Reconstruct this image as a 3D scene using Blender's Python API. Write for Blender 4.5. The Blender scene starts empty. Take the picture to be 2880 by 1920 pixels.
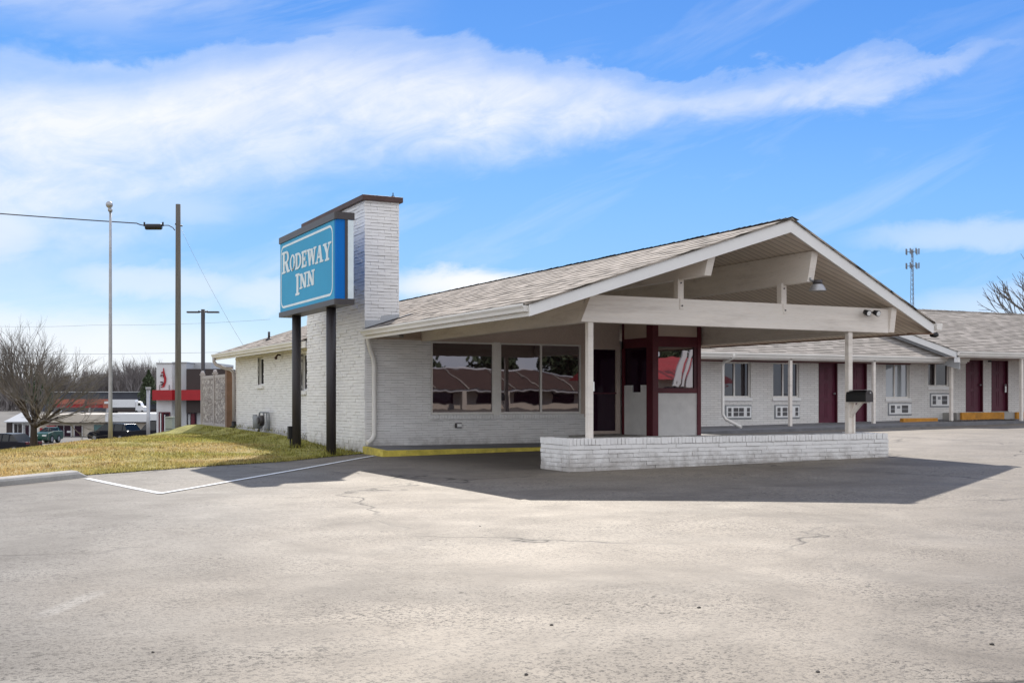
import bpy, bmesh, math, random
from mathutils import Vector, Matrix, noise as mnoise
random.seed(7)
R_ = math.radians
scene = bpy.context.scene
COL = scene.collection
# ------------------------------------------------------------------ camera frame
F_PX, TH, YH, CAM_Z = 3200.0, R_(26.5), 1120.0, 1.25
cT, sT = math.cos(TH), math.sin(TH)
RIGHT = Vector((cT, -sT, 0)); FWD = Vector((sT, cT, 0))
cam = bpy.data.cameras.new('camera'); camo = bpy.data.objects.new('camera', cam); COL.objects.link(camo)
camo.location = (0, 0, CAM_Z); camo.rotation_euler = (R_(90), 0, -TH)
cam.sensor_width = 36; cam.lens = F_PX / 2880 * 36
cam.shift_y = (YH - 960) / 2880; cam.clip_end = 6000; cam.clip_start = .05
scene.camera = camo

def far(u, v, d):
    """survey point: where the sight line of a photo pixel reaches the distance d"""
    p = RIGHT * ((u - 1440) / F_PX * d) + FWD * d
    return Vector((p.x, p.y, CAM_Z + (YH - v) / F_PX * d))

# ------------------------------------------------------------------ materials
def newmat(name):
    m = bpy.data.materials.new(name); m.use_nodes = True
    nt = m.node_tree; b = nt.nodes['Principled BSDF']
    return m, nt, b
def N(nt, t, **kw):
    n = nt.nodes.new(t)
    for k, v in kw.items():
        if k.startswith('i_'):
            key = k[2:]
            key = int(key) if key.isdigit() else key
            n.inputs[key].default_value = v
        else: setattr(n, k, v)
    return n
def L(nt, a, b): nt.links.new(a, b)
def ramp(nt, fac, stops, interp='LINEAR'):
    r = N(nt, 'ShaderNodeValToRGB'); cr = r.color_ramp; cr.interpolation = interp
    while len(cr.elements) < len(stops): cr.elements.new(.5)
    for e, (p, c) in zip(cr.elements, stops):
        e.position = p; e.color = (c, c, c, 1) if isinstance(c, (int, float)) else tuple(c) + (1,)
    L(nt, fac, r.inputs[0]); return r.outputs[0]
def mth(nt, op, a, b=None, c=None, clamp=False):
    n = N(nt, 'ShaderNodeMath', operation=op, use_clamp=clamp)
    for i, x in enumerate((a, b, c)):
        if x is None: continue
        if isinstance(x, (int, float)): n.inputs[i].default_value = x
        else: L(nt, x, n.inputs[i])
    return n.outputs[0]
def mix(nt, f, a, b, blend='MIX'):
    n = N(nt, 'ShaderNodeMix', data_type='RGBA', blend_type=blend)
    for s, x in ((n.inputs[0], f), (n.inputs[6], a), (n.inputs[7], b)):
        if isinstance(x, (int, float)): s.default_value = x
        elif isinstance(x, tuple): s.default_value = x if len(x) == 4 else x + (1,)
        else: L(nt, x, s)
    return n.outputs[2]
def coord(nt, kind='Object', scale=(1, 1, 1)):
    t = N(nt, 'ShaderNodeTexCoord'); m = N(nt, 'ShaderNodeMapping'); m.inputs['Scale'].default_value = scale
    L(nt, t.outputs[kind], m.inputs[0]); return m.outputs[0]
def noise(nt, co, s, det=4, rough=.55, dist=0):
    n = N(nt, 'ShaderNodeTexNoise'); n.inputs['Scale'].default_value = s; n.inputs['Detail'].default_value = det
    n.inputs['Roughness'].default_value = rough; n.inputs['Distortion'].default_value = dist
    L(nt, co, n.inputs['Vector']); return n.outputs['Fac']
def bump(nt, b, h, strength=.4, dist=.01):
    n = N(nt, 'ShaderNodeBump'); n.inputs['Strength'].default_value = strength; n.inputs['Distance'].default_value = dist
    L(nt, h, n.inputs['Height']); L(nt, n.outputs[0], b.inputs['Normal'])

def paint(name, col, rough=.6, var=.12, scale=3.0, dirt=(.3, .27, .23), dirt_amt=.25, bmp=.15, spec=.4, stretch=(1, 1, 1), grain=60):
    """weathered paint: large blotches, fine grain, some dirt"""
    m, nt, b = newmat(name)
    co = coord(nt, 'Object', stretch)
    n1 = noise(nt, co, scale, 5, .6); n2 = noise(nt, co, grain, 2, .6)
    dark = tuple(c * (1 - var) for c in col); lite = tuple(min(1, c * (1 + var * .6)) for c in col)
    base = ramp(nt, n1, [(.3, dark), (.7, lite)])
    df = ramp(nt, noise(nt, co, scale * .6, 6, .7, .4), [(.52, 0), (.78, 1)])
    base = mix(nt, mth(nt, 'MULTIPLY', df, dirt_amt), base, dirt)
    base = mix(nt, .12, base, ramp(nt, n2, [(.35, .2), (.65, .9)]), 'OVERLAY')
    L(nt, base, b.inputs['Base Color']); b.inputs['Roughness'].default_value = rough
    b.inputs['Specular IOR Level'].default_value = spec
    if bmp: bump(nt, b, n2, bmp, .004)
    return m
def plain(name, col, rough=.5, metal=0, spec=.5):
    return paint(name, col, rough, .08, 4, tuple(c * .6 for c in col), .3, .05, spec) if not metal else metalm(name, col, rough)
def metalm(name, col, rough=.4):
    m, nt, b = newmat(name)
    co = coord(nt); n = noise(nt, co, 6, 5, .6)
    L(nt, ramp(nt, n, [(.3, tuple(c * .8 for c in col)), (.7, col)]), b.inputs['Base Color'])
    b.inputs['Metallic'].default_value = .7; b.inputs['Roughness'].default_value = rough
    return m
M = {}
def brickpaint():
    m = paint('painted_brick', (.86, .845, .825), .55, .09, 2.2, (.46, .41, .35), .25, .5, .45, (1, 1, 3), 45)
    nt = m.node_tree; b = nt.nodes['Principled BSDF']; old = b.inputs['Base Color'].links[0].from_socket
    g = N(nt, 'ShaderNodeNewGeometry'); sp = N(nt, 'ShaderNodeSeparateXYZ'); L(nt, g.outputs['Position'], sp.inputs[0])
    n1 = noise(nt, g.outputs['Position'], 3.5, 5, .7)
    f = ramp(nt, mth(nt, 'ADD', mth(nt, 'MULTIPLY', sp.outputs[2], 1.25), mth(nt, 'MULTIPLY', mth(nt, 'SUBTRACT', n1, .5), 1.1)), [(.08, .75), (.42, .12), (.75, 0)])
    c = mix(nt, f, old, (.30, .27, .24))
    chip = ramp(nt, noise(nt, g.outputs['Position'], 11, 4, .7), [(.70, 0), (.76, .55)])
    L(nt, mix(nt, chip, c, (.33, .27, .23)), b.inputs['Base Color'])
    return m
M['brick'] = brickpaint()
M['mortar'] = paint('painted_mortar', (.56, .545, .525), .8, .15, 6, (.2, .18, .16), .4, .4)
M['panel'] = paint('beige_panel', (.60, .485, .415), .6, .07, 1.6, (.35, .27, .22), .2, .1)
M['trim'] = paint('white_trim', (.81, .78, .73), .5, .07, 1.5, (.45, .38, .32), .25, .15, .4, (1, 1, 1), 30)
M['beam'] = paint('painted_timber', (.83, .765, .69), .6, .08, 1.2, (.34, .27, .22), .5, .5, .35, (.5, 1, 5), 14)
def flaked(m):
    nt = m.node_tree; b = nt.nodes['Principled BSDF']; old = b.inputs['Base Color'].links[0].from_socket
    co = coord(nt, 'Object', (1.6, 1.6, 14)); f = ramp(nt, noise(nt, co, 1.7, 5, .7), [(.655, 0), (.70, .7)])
    f = mth(nt, 'MULTIPLY', f, ramp(nt, noise(nt, coord(nt), .8, 3), [(.48, 0), (.62, 1)]))
    L(nt, mix(nt, f, old, (.27, .20, .16)), b.inputs['Base Color'])
flaked(M['beam'])
M['fascia'] = paint('fascia_paint', (.83, .82, .80), .45, .05, 1.1, (.5, .46, .42), .18, .08)
M['maroon'] = paint('maroon_paint', (.125, .016, .028), .45, .2, 3, (.07, .012, .02), .4, .1)
M['maroon_dark'] = paint('dark_maroon_paint', (.09, .014, .026), .4, .2, 3, (.04, .01, .015), .4, .1)
M['door'] = paint('maroon_door', (.105, .014, .036), .45, .2, 5, (.06, .01, .02), .4, .1)
M['white'] = plain('white_enamel', (.86, .855, .84), .4)
M['black'] = plain('black_plastic', (.010, .010, .011), .5)
M['dark'] = plain('dark_bronze', (.05, .043, .045), .45)
M['post'] = paint('dark_brown_post', (.035, .030, .034), .5, .25, 2, (.07, .06, .055), .4, .1, .4, (1, 1, .4))
M['capbrown'] = paint('rusty_brown_cap', (.085, .048, .042), .6, .3, 4, (.05, .03, .025), .5, .2)
M['signblue'] = paint('sign_face_blue', (.035, .345, .61), .5, .06, 1.0, (.07, .46, .72), .35, 0, .15)
M['signdeep'] = paint('sign_wrap_blue', (.003, .16, .55), .5, .05, 1.0, (.0, .12, .42), .3, 0, .15)
M['signwhite'] = plain('sign_white', (.72, .82, .86), .4)
M['steel'] = metalm('galvanised_steel', (.45, .45, .46), .45)
M['meter'] = plain('grey_meter_paint', (.25, .26, .27), .5)
M['yellow'] = paint('yellow_kerb_paint', (.62, .50, .09), .75, .3, 5, (.20, .18, .10), .7, .3, .3)
M['orange'] = paint('orange_kerb_paint', (.58, .26, .04), .7, .25, 5, (.22, .13, .06), .5, .3, .3)
M['concrete'] = paint('worn_concrete', (.40, .385, .36), .85, .2, 2.5, (.2, .18, .16), .5, .5, .3)
M['walk'] = paint('grey_walkway', (.17, .17, .18), .8, .25, 2.5, (.09, .085, .08), .5, .5, .3)
M['wood'] = paint('weathered_pole_wood', (.155, .142, .128), .85, .3, 3, (.08, .065, .05), .6, .6, .2, (6, 6, .3), 30)
M['fencepost'] = paint('brown_post', (.22, .13, .085), .7, .2, 3, (.1, .06, .04), .4, .2)
M['red'] = paint('red_panel', (.38, .013, .02), .45, .1, 2, (.3, .02, .02), .3, 0)
M['redlite'] = paint('orange_red_awning', (.40, .12, .08), .5, .12, 2, (.4, .05, .03), .3, 0)
M['wallwhite'] = paint('white_render', (.70, .71, .72), .6, .05, .5, (.5, .5, .5), .25, .05)
M['wallgrey'] = paint('pale_grey_render', (.50, .515, .53), .6, .05, .5, (.4, .4, .4), .25, .05)
M['wallbeige'] = paint('beige_render', (.58, .52, .44), .7, .07, .6, (.4, .34, .28), .25, .05)
M['brownclad'] = paint('dark_brown_cladding', (.05, .036, .034), .6, .15, .6, (.03, .025, .02), .3, .05)
M['shed'] = paint('slate_grey_cladding', (.075, .08, .10), .7, .15, .2, (.05, .05, .06), .4, .05)
M['cardark'] = plain('dark_car_paint', (.010, .010, .016), .25, 0, .2)
M['carwhite'] = plain('white_truck_paint', (.75, .76, .78), .4)
M['cargreen'] = plain('green_car_paint', (.015, .07, .05), .3, 0, .25)
M['carblue'] = plain('pale_blue_panel', (.22, .42, .58), .5)
M['tyre'] = plain('tyre_rubber', (.012, .012, .012), .8)
M['lampred'] = plain('tail_lamp_red', (.11, .006, .006), .3)
M['lampclear'] = plain('lamp_clear', (.8, .8, .78), .2)
M['bark'] = paint('dark_bark', (.055, .043, .035), .9, .3, 8, (.03, .025, .02), .5, .6, .2, (4, 4, .8))
M['twig'] = paint('grey_brown_twig', (.19, .175, .165), .9, .3, 3, (.09, .07, .055), .5, 0, .2)
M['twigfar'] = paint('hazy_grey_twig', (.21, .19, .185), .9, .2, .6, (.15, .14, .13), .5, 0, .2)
M['needle'] = paint('evergreen_needles', (.085, .11, .06), .9, .35, 2.5, (.04, .05, .03), .6, 0, .2)
M['stone'] = paint('stone_chip', (.09, .08, .07), .8, .3, 30, (.05, .04, .04), .5, .3)
M['tower'] = metalm('tower_steel', (.23, .25, .28), .5)
M['utilbox'] = plain('sage_green_cabinet', (.32, .35, .28), .6)

def glassmat(name, base, refl, rough=.015, tint=(.9, .88, .9), wav=.0, wscale=1.4):
    m, nt, b = newmat(name)
    out = nt.nodes['Material Output']
    d = N(nt, 'ShaderNodeBsdfDiffuse'); d.inputs[0].default_value = base + (1,)
    g = N(nt, 'ShaderNodeBsdfGlossy'); g.inputs['Color'].default_value = tint + (1,); g.inputs['Roughness'].default_value = rough
    mx = N(nt, 'ShaderNodeMixShader'); mx.inputs[0].default_value = refl
    if wav:
        bp = N(nt, 'ShaderNodeBump'); bp.inputs['Strength'].default_value = 1; bp.inputs['Distance'].default_value = wav
        L(nt, noise(nt, coord(nt), wscale, 2, .5, .3), bp.inputs['Height']); L(nt, bp.outputs[0], g.inputs['Normal'])
    L(nt, d.outputs[0], mx.inputs[1]); L(nt, g.outputs[0], mx.inputs[2]); L(nt, mx.outputs[0], out.inputs[0])
    nt.nodes.remove(b); return m
M['glass'] = glassmat('tinted_lobby_glass', (.016, .006, .010), .19, .012, (.88, .82, .86), .0011, 1.2)
M['glassbooth'] = glassmat('booth_glass', (.014, .005, .010), .26, .012, (.95, .9, .92), .0016, 1.1)
M['glassdark'] = glassmat('dark_glass', (.022, .006, .016), .05, .02, (.8, .7, .8), .002)
M['glassroom'] = glassmat('room_glass', (.018, .013, .018), .075, .02, (.9, .92, .95), .0015, 2)
M['glasscurtain'] = glassmat('curtained_glass', (.30, .33, .35), .14, .02)
M['glasscar'] = glassmat('car_glass', (.010, .014, .013), .05, .05)
M['glassteal'] = glassmat('teal_shop_glass', (.04, .16, .17), .15, .03)

# brick courses as a texture (far wing walls)
def bricktex():
    m, nt, b = newmat('painted_brick_courses')
    t = N(nt, 'ShaderNodeTexCoord'); br = N(nt, 'ShaderNodeTexBrick')
    L(nt, t.outputs['UV'], br.inputs['Vector'])
    br.inputs['Color1'].default_value = (.82, .795, .755, 1); br.inputs['Color2'].default_value = (.74, .715, .68, 1); br.inputs['Mortar'].default_value = (.52, .50, .47, 1)
    br.inputs['Scale'].default_value = 1; br.inputs['Mortar Size'].default_value = .008; br.inputs['Mortar Smooth'].default_value = .5
    br.inputs['Brick Width'].default_value = .305; br.inputs['Row Height'].default_value = .072; br.inputs['Bias'].default_value = 0
    co = coord(nt); n1 = noise(nt, co, 1.2, 5, .6)
    c = mix(nt, .35, br.outputs['Color'], ramp(nt, n1, [(.3, (.36, .34, .33)), (.65, (.68, .68, .68))]), 'OVERLAY')
    L(nt, c, b.inputs['Base Color']); b.inputs['Roughness'].default_value = .6
    h = mix(nt, .3, br.outputs['Fac'], noise(nt, co, 40, 2))
    inv = N(nt, 'ShaderNodeInvert'); L(nt, h, inv.inputs['Color']); bump(nt, b, inv.outputs[0], .6, .009)
    return m
M['bricktex'] = bricktex()

def shingles(name, c1, c2, row=.20, tabw=.22, wb=.16, lo=.72):
    m, nt, b = newmat(name)
    t = N(nt, 'ShaderNodeTexCoord'); sp = N(nt, 'ShaderNodeSeparateXYZ'); L(nt, t.outputs['UV'], sp.inputs[0]); uv = t.outputs['UV']
    U, V = sp.outputs[0], sp.outputs[1]
    wob = mth(nt, 'MULTIPLY', mth(nt, 'SUBTRACT', noise(nt, uv, 1.3, 3, .6), .5), wb)
    vr = mth(nt, 'DIVIDE', mth(nt, 'ADD', V, wob), row); rown = mth(nt, 'FLOOR', vr); fr = mth(nt, 'FRACT', vr)
    cm = N(nt, 'ShaderNodeCombineXYZ'); L(nt, mth(nt, 'FLOOR', mth(nt, 'ADD', mth(nt, 'DIVIDE', U, tabw), mth(nt, 'MULTIPLY', rown, .37))), cm.inputs[0]); L(nt, rown, cm.inputs[1])
    wn = N(nt, 'ShaderNodeTexWhiteNoise'); L(nt, cm.outputs[0], wn.inputs[0])
    co = coord(nt); g1 = noise(nt, co, .7, 5, .65); g2 = noise(nt, co, 90, 2, .7)
    c = ramp(nt, wn.outputs['Value'], [(.0, tuple(x * lo for x in c2)), (.12, c2), (.75, c1), (1, tuple(min(1, x * 1.08) for x in c1))])
    lap = ramp(nt, fr, [(.0, 1), (.34, .95), (.50, .05), (.85, 0), (1, .4)])
    c = mix(nt, mth(nt, 'MULTIPLY', lap, ramp(nt, wn.outputs['Value'], [(0, 1), (.6, .85), (1, .35)])), c, tuple(x * .16 for x in c2))
    c = mix(nt, .22, c, ramp(nt, g1, [(.3, .30), (.7, .66)]), 'OVERLAY'); c = mix(nt, .4, c, ramp(nt, g2, [(.3, .15), (.7, .85)]), 'OVERLAY')
    L(nt, c, b.inputs['Base Color']); b.inputs['Roughness'].default_value = .9; L(nt, mth(nt, 'MULTIPLY', mth(nt, 'SUBTRACT', 1, lap), .2), b.inputs['Specular IOR Level'])
    bump(nt, b, mth(nt, 'ADD', mth(nt, 'SUBTRACT', 1, fr), mth(nt, 'MULTIPLY', wn.outputs['Value'], .5)), .8, .012)
    return m
def N_out(com, nt, i):
    s = N(nt, 'ShaderNodeSeparateXYZ'); L(nt, com.outputs[0], s.inputs[0]); return s.outputs[i]
M['shingle'] = shingles('weathered_shingles', (.40, .35, .30), (.30, .26, .22), .30, .30, .28, .6)
M['shinglewing'] = shingles('pale_shingles', (.36, .325, .29), (.315, .285, .25), .21, .28, .06, .84)
M['brownroof'] = paint('brown_roof', (.10, .055, .04), .8, .2, .8, (.06, .04, .03), .4, .2)
M['redroof'] = paint('red_metal_roof', (.42, .03, .035), .5, .15, .8, (.25, .02, .02), .4, .1)

def planks():
    m, nt, b = newmat('painted_soffit_boards')
    t = N(nt, 'ShaderNodeTexCoord'); s = N(nt, 'ShaderNodeSeparateXYZ'); L(nt, t.outputs['UV'], s.inputs[0])
    fr = mth(nt, 'FRACT', mth(nt, 'DIVIDE', s.outputs[0], .17))
    gap = ramp(nt, fr, [(.0, 1), (.09, .8), (.15, 0), (.94, 0), (1, 1)])
    co = coord(nt); n1 = noise(nt, co, 1.0, 5, .65)
    base = ramp(nt, n1, [(.3, (.72, .62, .53)), (.7, (.82, .73, .63))])
    L(nt, mix(nt, mth(nt, 'MULTIPLY', gap, .6), base, (.14, .10, .08)), b.inputs['Base Color'])
    b.inputs['Roughness'].default_value = .7; bump(nt, b, mth(nt, 'SUBTRACT', 1, gap), .6, .01)
    return m
M['planks'] = planks()

def N_step(nt, v, a, b):
    n = N(nt, 'ShaderNodeMapRange', interpolation_type='SMOOTHSTEP'); L(nt, v, n.inputs[0]); n.inputs[1].default_value = min(a, b); n.inputs[2].default_value = max(a, b)
    if a > b: n.inputs[3].default_value, n.inputs[4].default_value = 1, 0
    return n.outputs[0]
def asphalt():
    m, nt, b = newmat('sun_bleached_asphalt')
    g = N(nt, 'ShaderNodeNewGeometry'); P = g.outputs['Position']
    big = noise(nt, P, .16, 5, .6, .3); mid = noise(nt, P, .9, 6, .65, .4)
    grit = noise(nt, P, 64, 3, .75); grit2 = noise(nt, P, 25, 3, .8); fine = noise(nt, P, 5, 4, .7); flk = noise(nt, P, 10.5, 4, .8)
    vor = N(nt, 'ShaderNodeTexVoronoi'); vor.inputs['Scale'].default_value = 62; L(nt, P, vor.inputs['Vector'])
    sep = N(nt, 'ShaderNodeSeparateXYZ'); L(nt, P, sep.inputs[0])
    # warm pale grey to the right, cool grey-blue to the left of the lot (two patches of paving)
    side = mth(nt, 'ADD', mth(nt, 'MULTIPLY', mth(nt, 'SUBTRACT', sep.outputs[0], mth(nt, 'MULTIPLY', sep.outputs[1], .30)), .22), mth(nt, 'MULTIPLY', mth(nt, 'SUBTRACT', big, .5), 1.6))
    side = ramp(nt, mth(nt, 'ADD', side, .62), [(.2, 0), (.75, 1)])
    warm = ramp(nt, mid, [(.28, (.078, .060, .043)), (.5, (.102, .081, .060)), (.72, (.120, .100, .077))])
    cool = ramp(nt, mid, [(.28, (.072, .068, .062)), (.5, (.094, .091, .085)), (.72, (.110, .108, .102))])
    c = mix(nt, side, cool, warm)
    # worn patches where dark aggregate shows
    worn = ramp(nt, noise(nt, P, .5, 6, .65, .8), [(.40, .05), (.60, 1)])
    fade = ramp(nt, mth(nt, 'MULTIPLY', sep.outputs[1], .06), [(.05, 1), (.9, .25)])
    amt = mth(nt, 'MULTIPLY', worn, fade)
    pits = ramp(nt, mth(nt, 'ADD', mth(nt, 'MULTIPLY', grit2, .55), mth(nt, 'MULTIPLY', grit, .5)), [(.455, 1), (.53, 0)])
    c = mix(nt, mth(nt, 'MULTIPLY', pits, mth(nt, 'ADD', mth(nt, 'MULTIPLY', amt, .55), .45)), c, (.035, .03, .026))
    fl = mth(nt, 'MULTIPLY', ramp(nt, flk, [(.36, 1), (.42, 0)]), mth(nt, 'ADD', .25, mth(nt, 'MULTIPLY', worn, .7)))
    c = mix(nt, fl, c, (.03, .026, .022))
    stones = ramp(nt, vor.outputs['Distance'], [(.12, 1), (.32, 0)])
    c = mix(nt, mth(nt, 'MULTIPLY', stones, .28), c, (.20, .18, .155))
    cr = N(nt, 'ShaderNodeTexVoronoi', feature='DISTANCE_TO_EDGE'); cr.inputs['Scale'].default_value = .17
    wp = N(nt, 'ShaderNodeVectorMath', operation='ADD'); L(nt, P, wp.inputs[0])
    nn = N(nt, 'ShaderNodeTexNoise'); nn.inputs['Scale'].default_value = 1.3; nn.inputs['Detail'].default_value = 5; L(nt, P, nn.inputs['Vector'])
    L(nt, nn.outputs['Color'], wp.inputs[1]); L(nt, wp.outputs[0], cr.inputs['Vector'])
    crack = ramp(nt, cr.outputs['Distance'], [(.0, 1), (.0035, .6), (.006, 0)])
    crack = mth(nt, 'MULTIPLY', crack, ramp(nt, noise(nt, P, .25, 2), [(.44, 0), (.54, 1)]))
    c = mix(nt, mth(nt, 'MULTIPLY', crack, .8), c, (.03, .028, .026))
    wpat = mth(nt, 'MULTIPLY', ramp(nt, noise(nt, P, .45, 6, .68, .9), [(.44, 0), (.64, 1)]), .48)
    c = mix(nt, wpat, c, (.052, .041, .031))
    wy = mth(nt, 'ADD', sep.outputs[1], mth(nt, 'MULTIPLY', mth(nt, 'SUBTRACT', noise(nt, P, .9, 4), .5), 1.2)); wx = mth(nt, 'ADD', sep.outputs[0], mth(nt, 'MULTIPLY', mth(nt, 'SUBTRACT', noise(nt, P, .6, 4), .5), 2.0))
    canopy_shade = mth(nt, 'MULTIPLY', mth(nt, 'MULTIPLY', N_step(nt, wy, 15.6, 17.4), N_step(nt, wy, 24.2, 22.6)), mth(nt, 'MULTIPLY', N_step(nt, wx, 6.8, 9.4), N_step(nt, wx, 18.2, 15.6)))  # shade under the canopy deepened in the asphalt colour, with ragged edges
    canopy_shade = mth(nt, 'MULTIPLY', canopy_shade, .62)
    c = mix(nt, canopy_shade, c, (.026, .023, .022))
    st = ramp(nt, noise(nt, P, .33, 3, .5, 1.2), [(.60, 0), (.70, 1)])
    c = mix(nt, mth(nt, 'MULTIPLY', st, .34), c, (.055, .047, .04))
    sa, sb = far(90, 1745, CAM_Z / (625 / F_PX)), far(300, 1655, CAM_Z / (535 / F_PX)); sd = (sb - sa).to_2d(); sl = sd.length; sd.normalize()
    px, py = mth(nt, 'SUBTRACT', sep.outputs[0], sa.x), mth(nt, 'SUBTRACT', sep.outputs[1], sa.y)
    along = mth(nt, 'ADD', mth(nt, 'MULTIPLY', px, sd.x / sl), mth(nt, 'MULTIPLY', py, sd.y / sl)); acr = mth(nt, 'ABSOLUTE', mth(nt, 'SUBTRACT', mth(nt, 'MULTIPLY', py, sd.x), mth(nt, 'MULTIPLY', px, sd.y)))
    stripe = mth(nt, 'MULTIPLY', ramp(nt, acr, [(.03, 1), (.085, 0)]), ramp(nt, along, [(.0, 0), (.25, 1), (.75, 1), (1, 0)]))
    stripe = mth(nt, 'MULTIPLY', stripe, ramp(nt, grit2, [(.35, .2), (.6, 1)]))
    c = mix(nt, mth(nt, 'MULTIPLY', stripe, .24), c, (.5, .5, .48))
    L(nt, c, b.inputs['Base Color'])
    L(nt, ramp(nt, mid, [(.3, .78), (.7, .72)]), b.inputs['Roughness'])
    pit2 = mth(nt, 'MULTIPLY', pits, mth(nt, 'ADD', mth(nt, 'MULTIPLY', amt, .6), .45))
    L(nt, mth(nt, 'MULTIPLY', ramp(nt, mth(nt, 'ADD', mth(nt, 'MULTIPLY', mid, .6), mth(nt, 'MULTIPLY', fine, .4)), [(.30, .80), (.62, 1.0)]), mth(nt, 'SUBTRACT', 1, mth(nt, 'MULTIPLY', mth(nt, 'MAXIMUM', mth(nt, 'MAXIMUM', pit2, fl), mth(nt, 'MAXIMUM', crack, mth(nt, 'MAXIMUM', wpat, canopy_shade))), .95), None, True)), b.inputs['Specular IOR Level'])
    b.inputs['Specular Tint'].default_value = (1.0, .925, .80, 1); b.inputs['IOR'].default_value = 1.85
    h = mth(nt, 'ADD', mth(nt, 'MULTIPLY', grit, .5), mth(nt, 'SUBTRACT', mth(nt, 'MULTIPLY', grit2, .6), mth(nt, 'MULTIPLY', crack, 1.2)))
    bump(nt, b, h, .5, .008)
    return m
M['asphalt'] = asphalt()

def lawnmat(name, blades):
    m, nt, b = newmat(name)
    g = N(nt, 'ShaderNodeNewGeometry'); P = g.outputs['Position']
    n1 = noise(nt, P, .28, 4, .6, .5); n2 = noise(nt, P, 2.5, 4, .6); n3 = noise(nt, P, 60, 2)
    tan = ramp(nt, n2, [(.3, (.40, .29, .12)), (.7, (.60, .46, .22))])
    grn = ramp(nt, n2, [(.3, (.225, .225, .05)), (.7, (.42, .405, .12))])
    sep = N(nt, 'ShaderNodeSeparateXYZ'); L(nt, P, sep.inputs[0])
    f = mth(nt, 'ADD', mth(nt, 'MULTIPLY', n1, 1.3), mth(nt, 'MULTIPLY', sep.outputs[0], .068))
    c = mix(nt, ramp(nt, mth(nt, 'SUBTRACT', f, .42), [(.32, 0), (.64, .95)]), tan, grn)
    c = mix(nt, .5, c, ramp(nt, n3, [(.3, .2), (.7, .85)]), 'OVERLAY')
    soil = ramp(nt, noise(nt, P, 1.4, 5, .65, .6), [(.56, 0), (.66, .65)]); c = mix(nt, soil, c, (.17, .115, .06))
    if blades:
        at_ = N(nt, 'ShaderNodeVertexColor'); at_.layer_name = 'tone'; c = mix(nt, 1.0, c, at_.outputs['Color'], 'MULTIPLY')
        out = nt.nodes['Material Output']
        d = N(nt, 'ShaderNodeBsdfDiffuse'); t = N(nt, 'ShaderNodeBsdfTranslucent'); mx = N(nt, 'ShaderNodeMixShader'); mx.inputs[0].default_value = .5
        L(nt, c, d.inputs[0]); L(nt, c, t.inputs[0]); L(nt, d.outputs[0], mx.inputs[1]); L(nt, t.outputs[0], mx.inputs[2]); L(nt, mx.outputs[0], out.inputs[0])
        nt.nodes.remove(b)
    else:
        L(nt, mix(nt, .15, c, (.14, .10, .05)), b.inputs['Base Color']); b.inputs['Roughness'].default_value = .9; b.inputs['Specular IOR Level'].default_value = .15
        bump(nt, b, n3, .8, .03)
    return m
M['lawn'] = lawnmat('dry_lawn', False); M['blade'] = lawnmat('grass_blades', True)
M['ground'] = paint('far_ground', (.15, .14, .125), .9, .25, .05, (.10, .095, .08), .5, .2)
M['worn_white'] = paint('worn_white_line', (.72, .73, .73), .6, .1, 6, (.30, .29, .27), .5, .2)
def fencestone():
    m, nt, b = newmat('moulded_stone_fence')
    t = N(nt, 'ShaderNodeTexCoord'); mp = N(nt, 'ShaderNodeMapping'); mp.inputs['Scale'].default_value = (3.0, 7.0, 1); L(nt, t.outputs['UV'], mp.inputs[0])
    v = N(nt, 'ShaderNodeTexVoronoi', feature='DISTANCE_TO_EDGE', distance='CHEBYCHEV') if False else N(nt, 'ShaderNodeTexVoronoi', feature='DISTANCE_TO_EDGE')
    v.inputs['Scale'].default_value = 1.2; L(nt, mp.outputs[0], v.inputs['Vector'])
    v2 = N(nt, 'ShaderNodeTexVoronoi'); v2.inputs['Scale'].default_value = 1.2; L(nt, mp.outputs[0], v2.inputs['Vector'])
    joint = ramp(nt, v.outputs['Distance'], [(.0, 0), (.07, 1)])
    tone = ramp(nt, N_rgb(nt, v2.outputs['Color']), [(.2, (.32, .285, .275)), (.8, (.50, .455, .44))])
    c = mix(nt, joint, (.14, .115, .105), tone)
    L(nt, c, b.inputs['Base Color']); b.inputs['Roughness'].default_value = .8
    bump(nt, b, joint, .9, .02); return m
def N_rgb(nt, c):
    s = N(nt, 'ShaderNodeSeparateColor'); L(nt, c, s.inputs[0]); return s.outputs[0]
M['fencestone'] = fencestone()
M['fencetrim'] = plain('taupe_fence_trim', (.44, .40, .39), .7)

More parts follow.
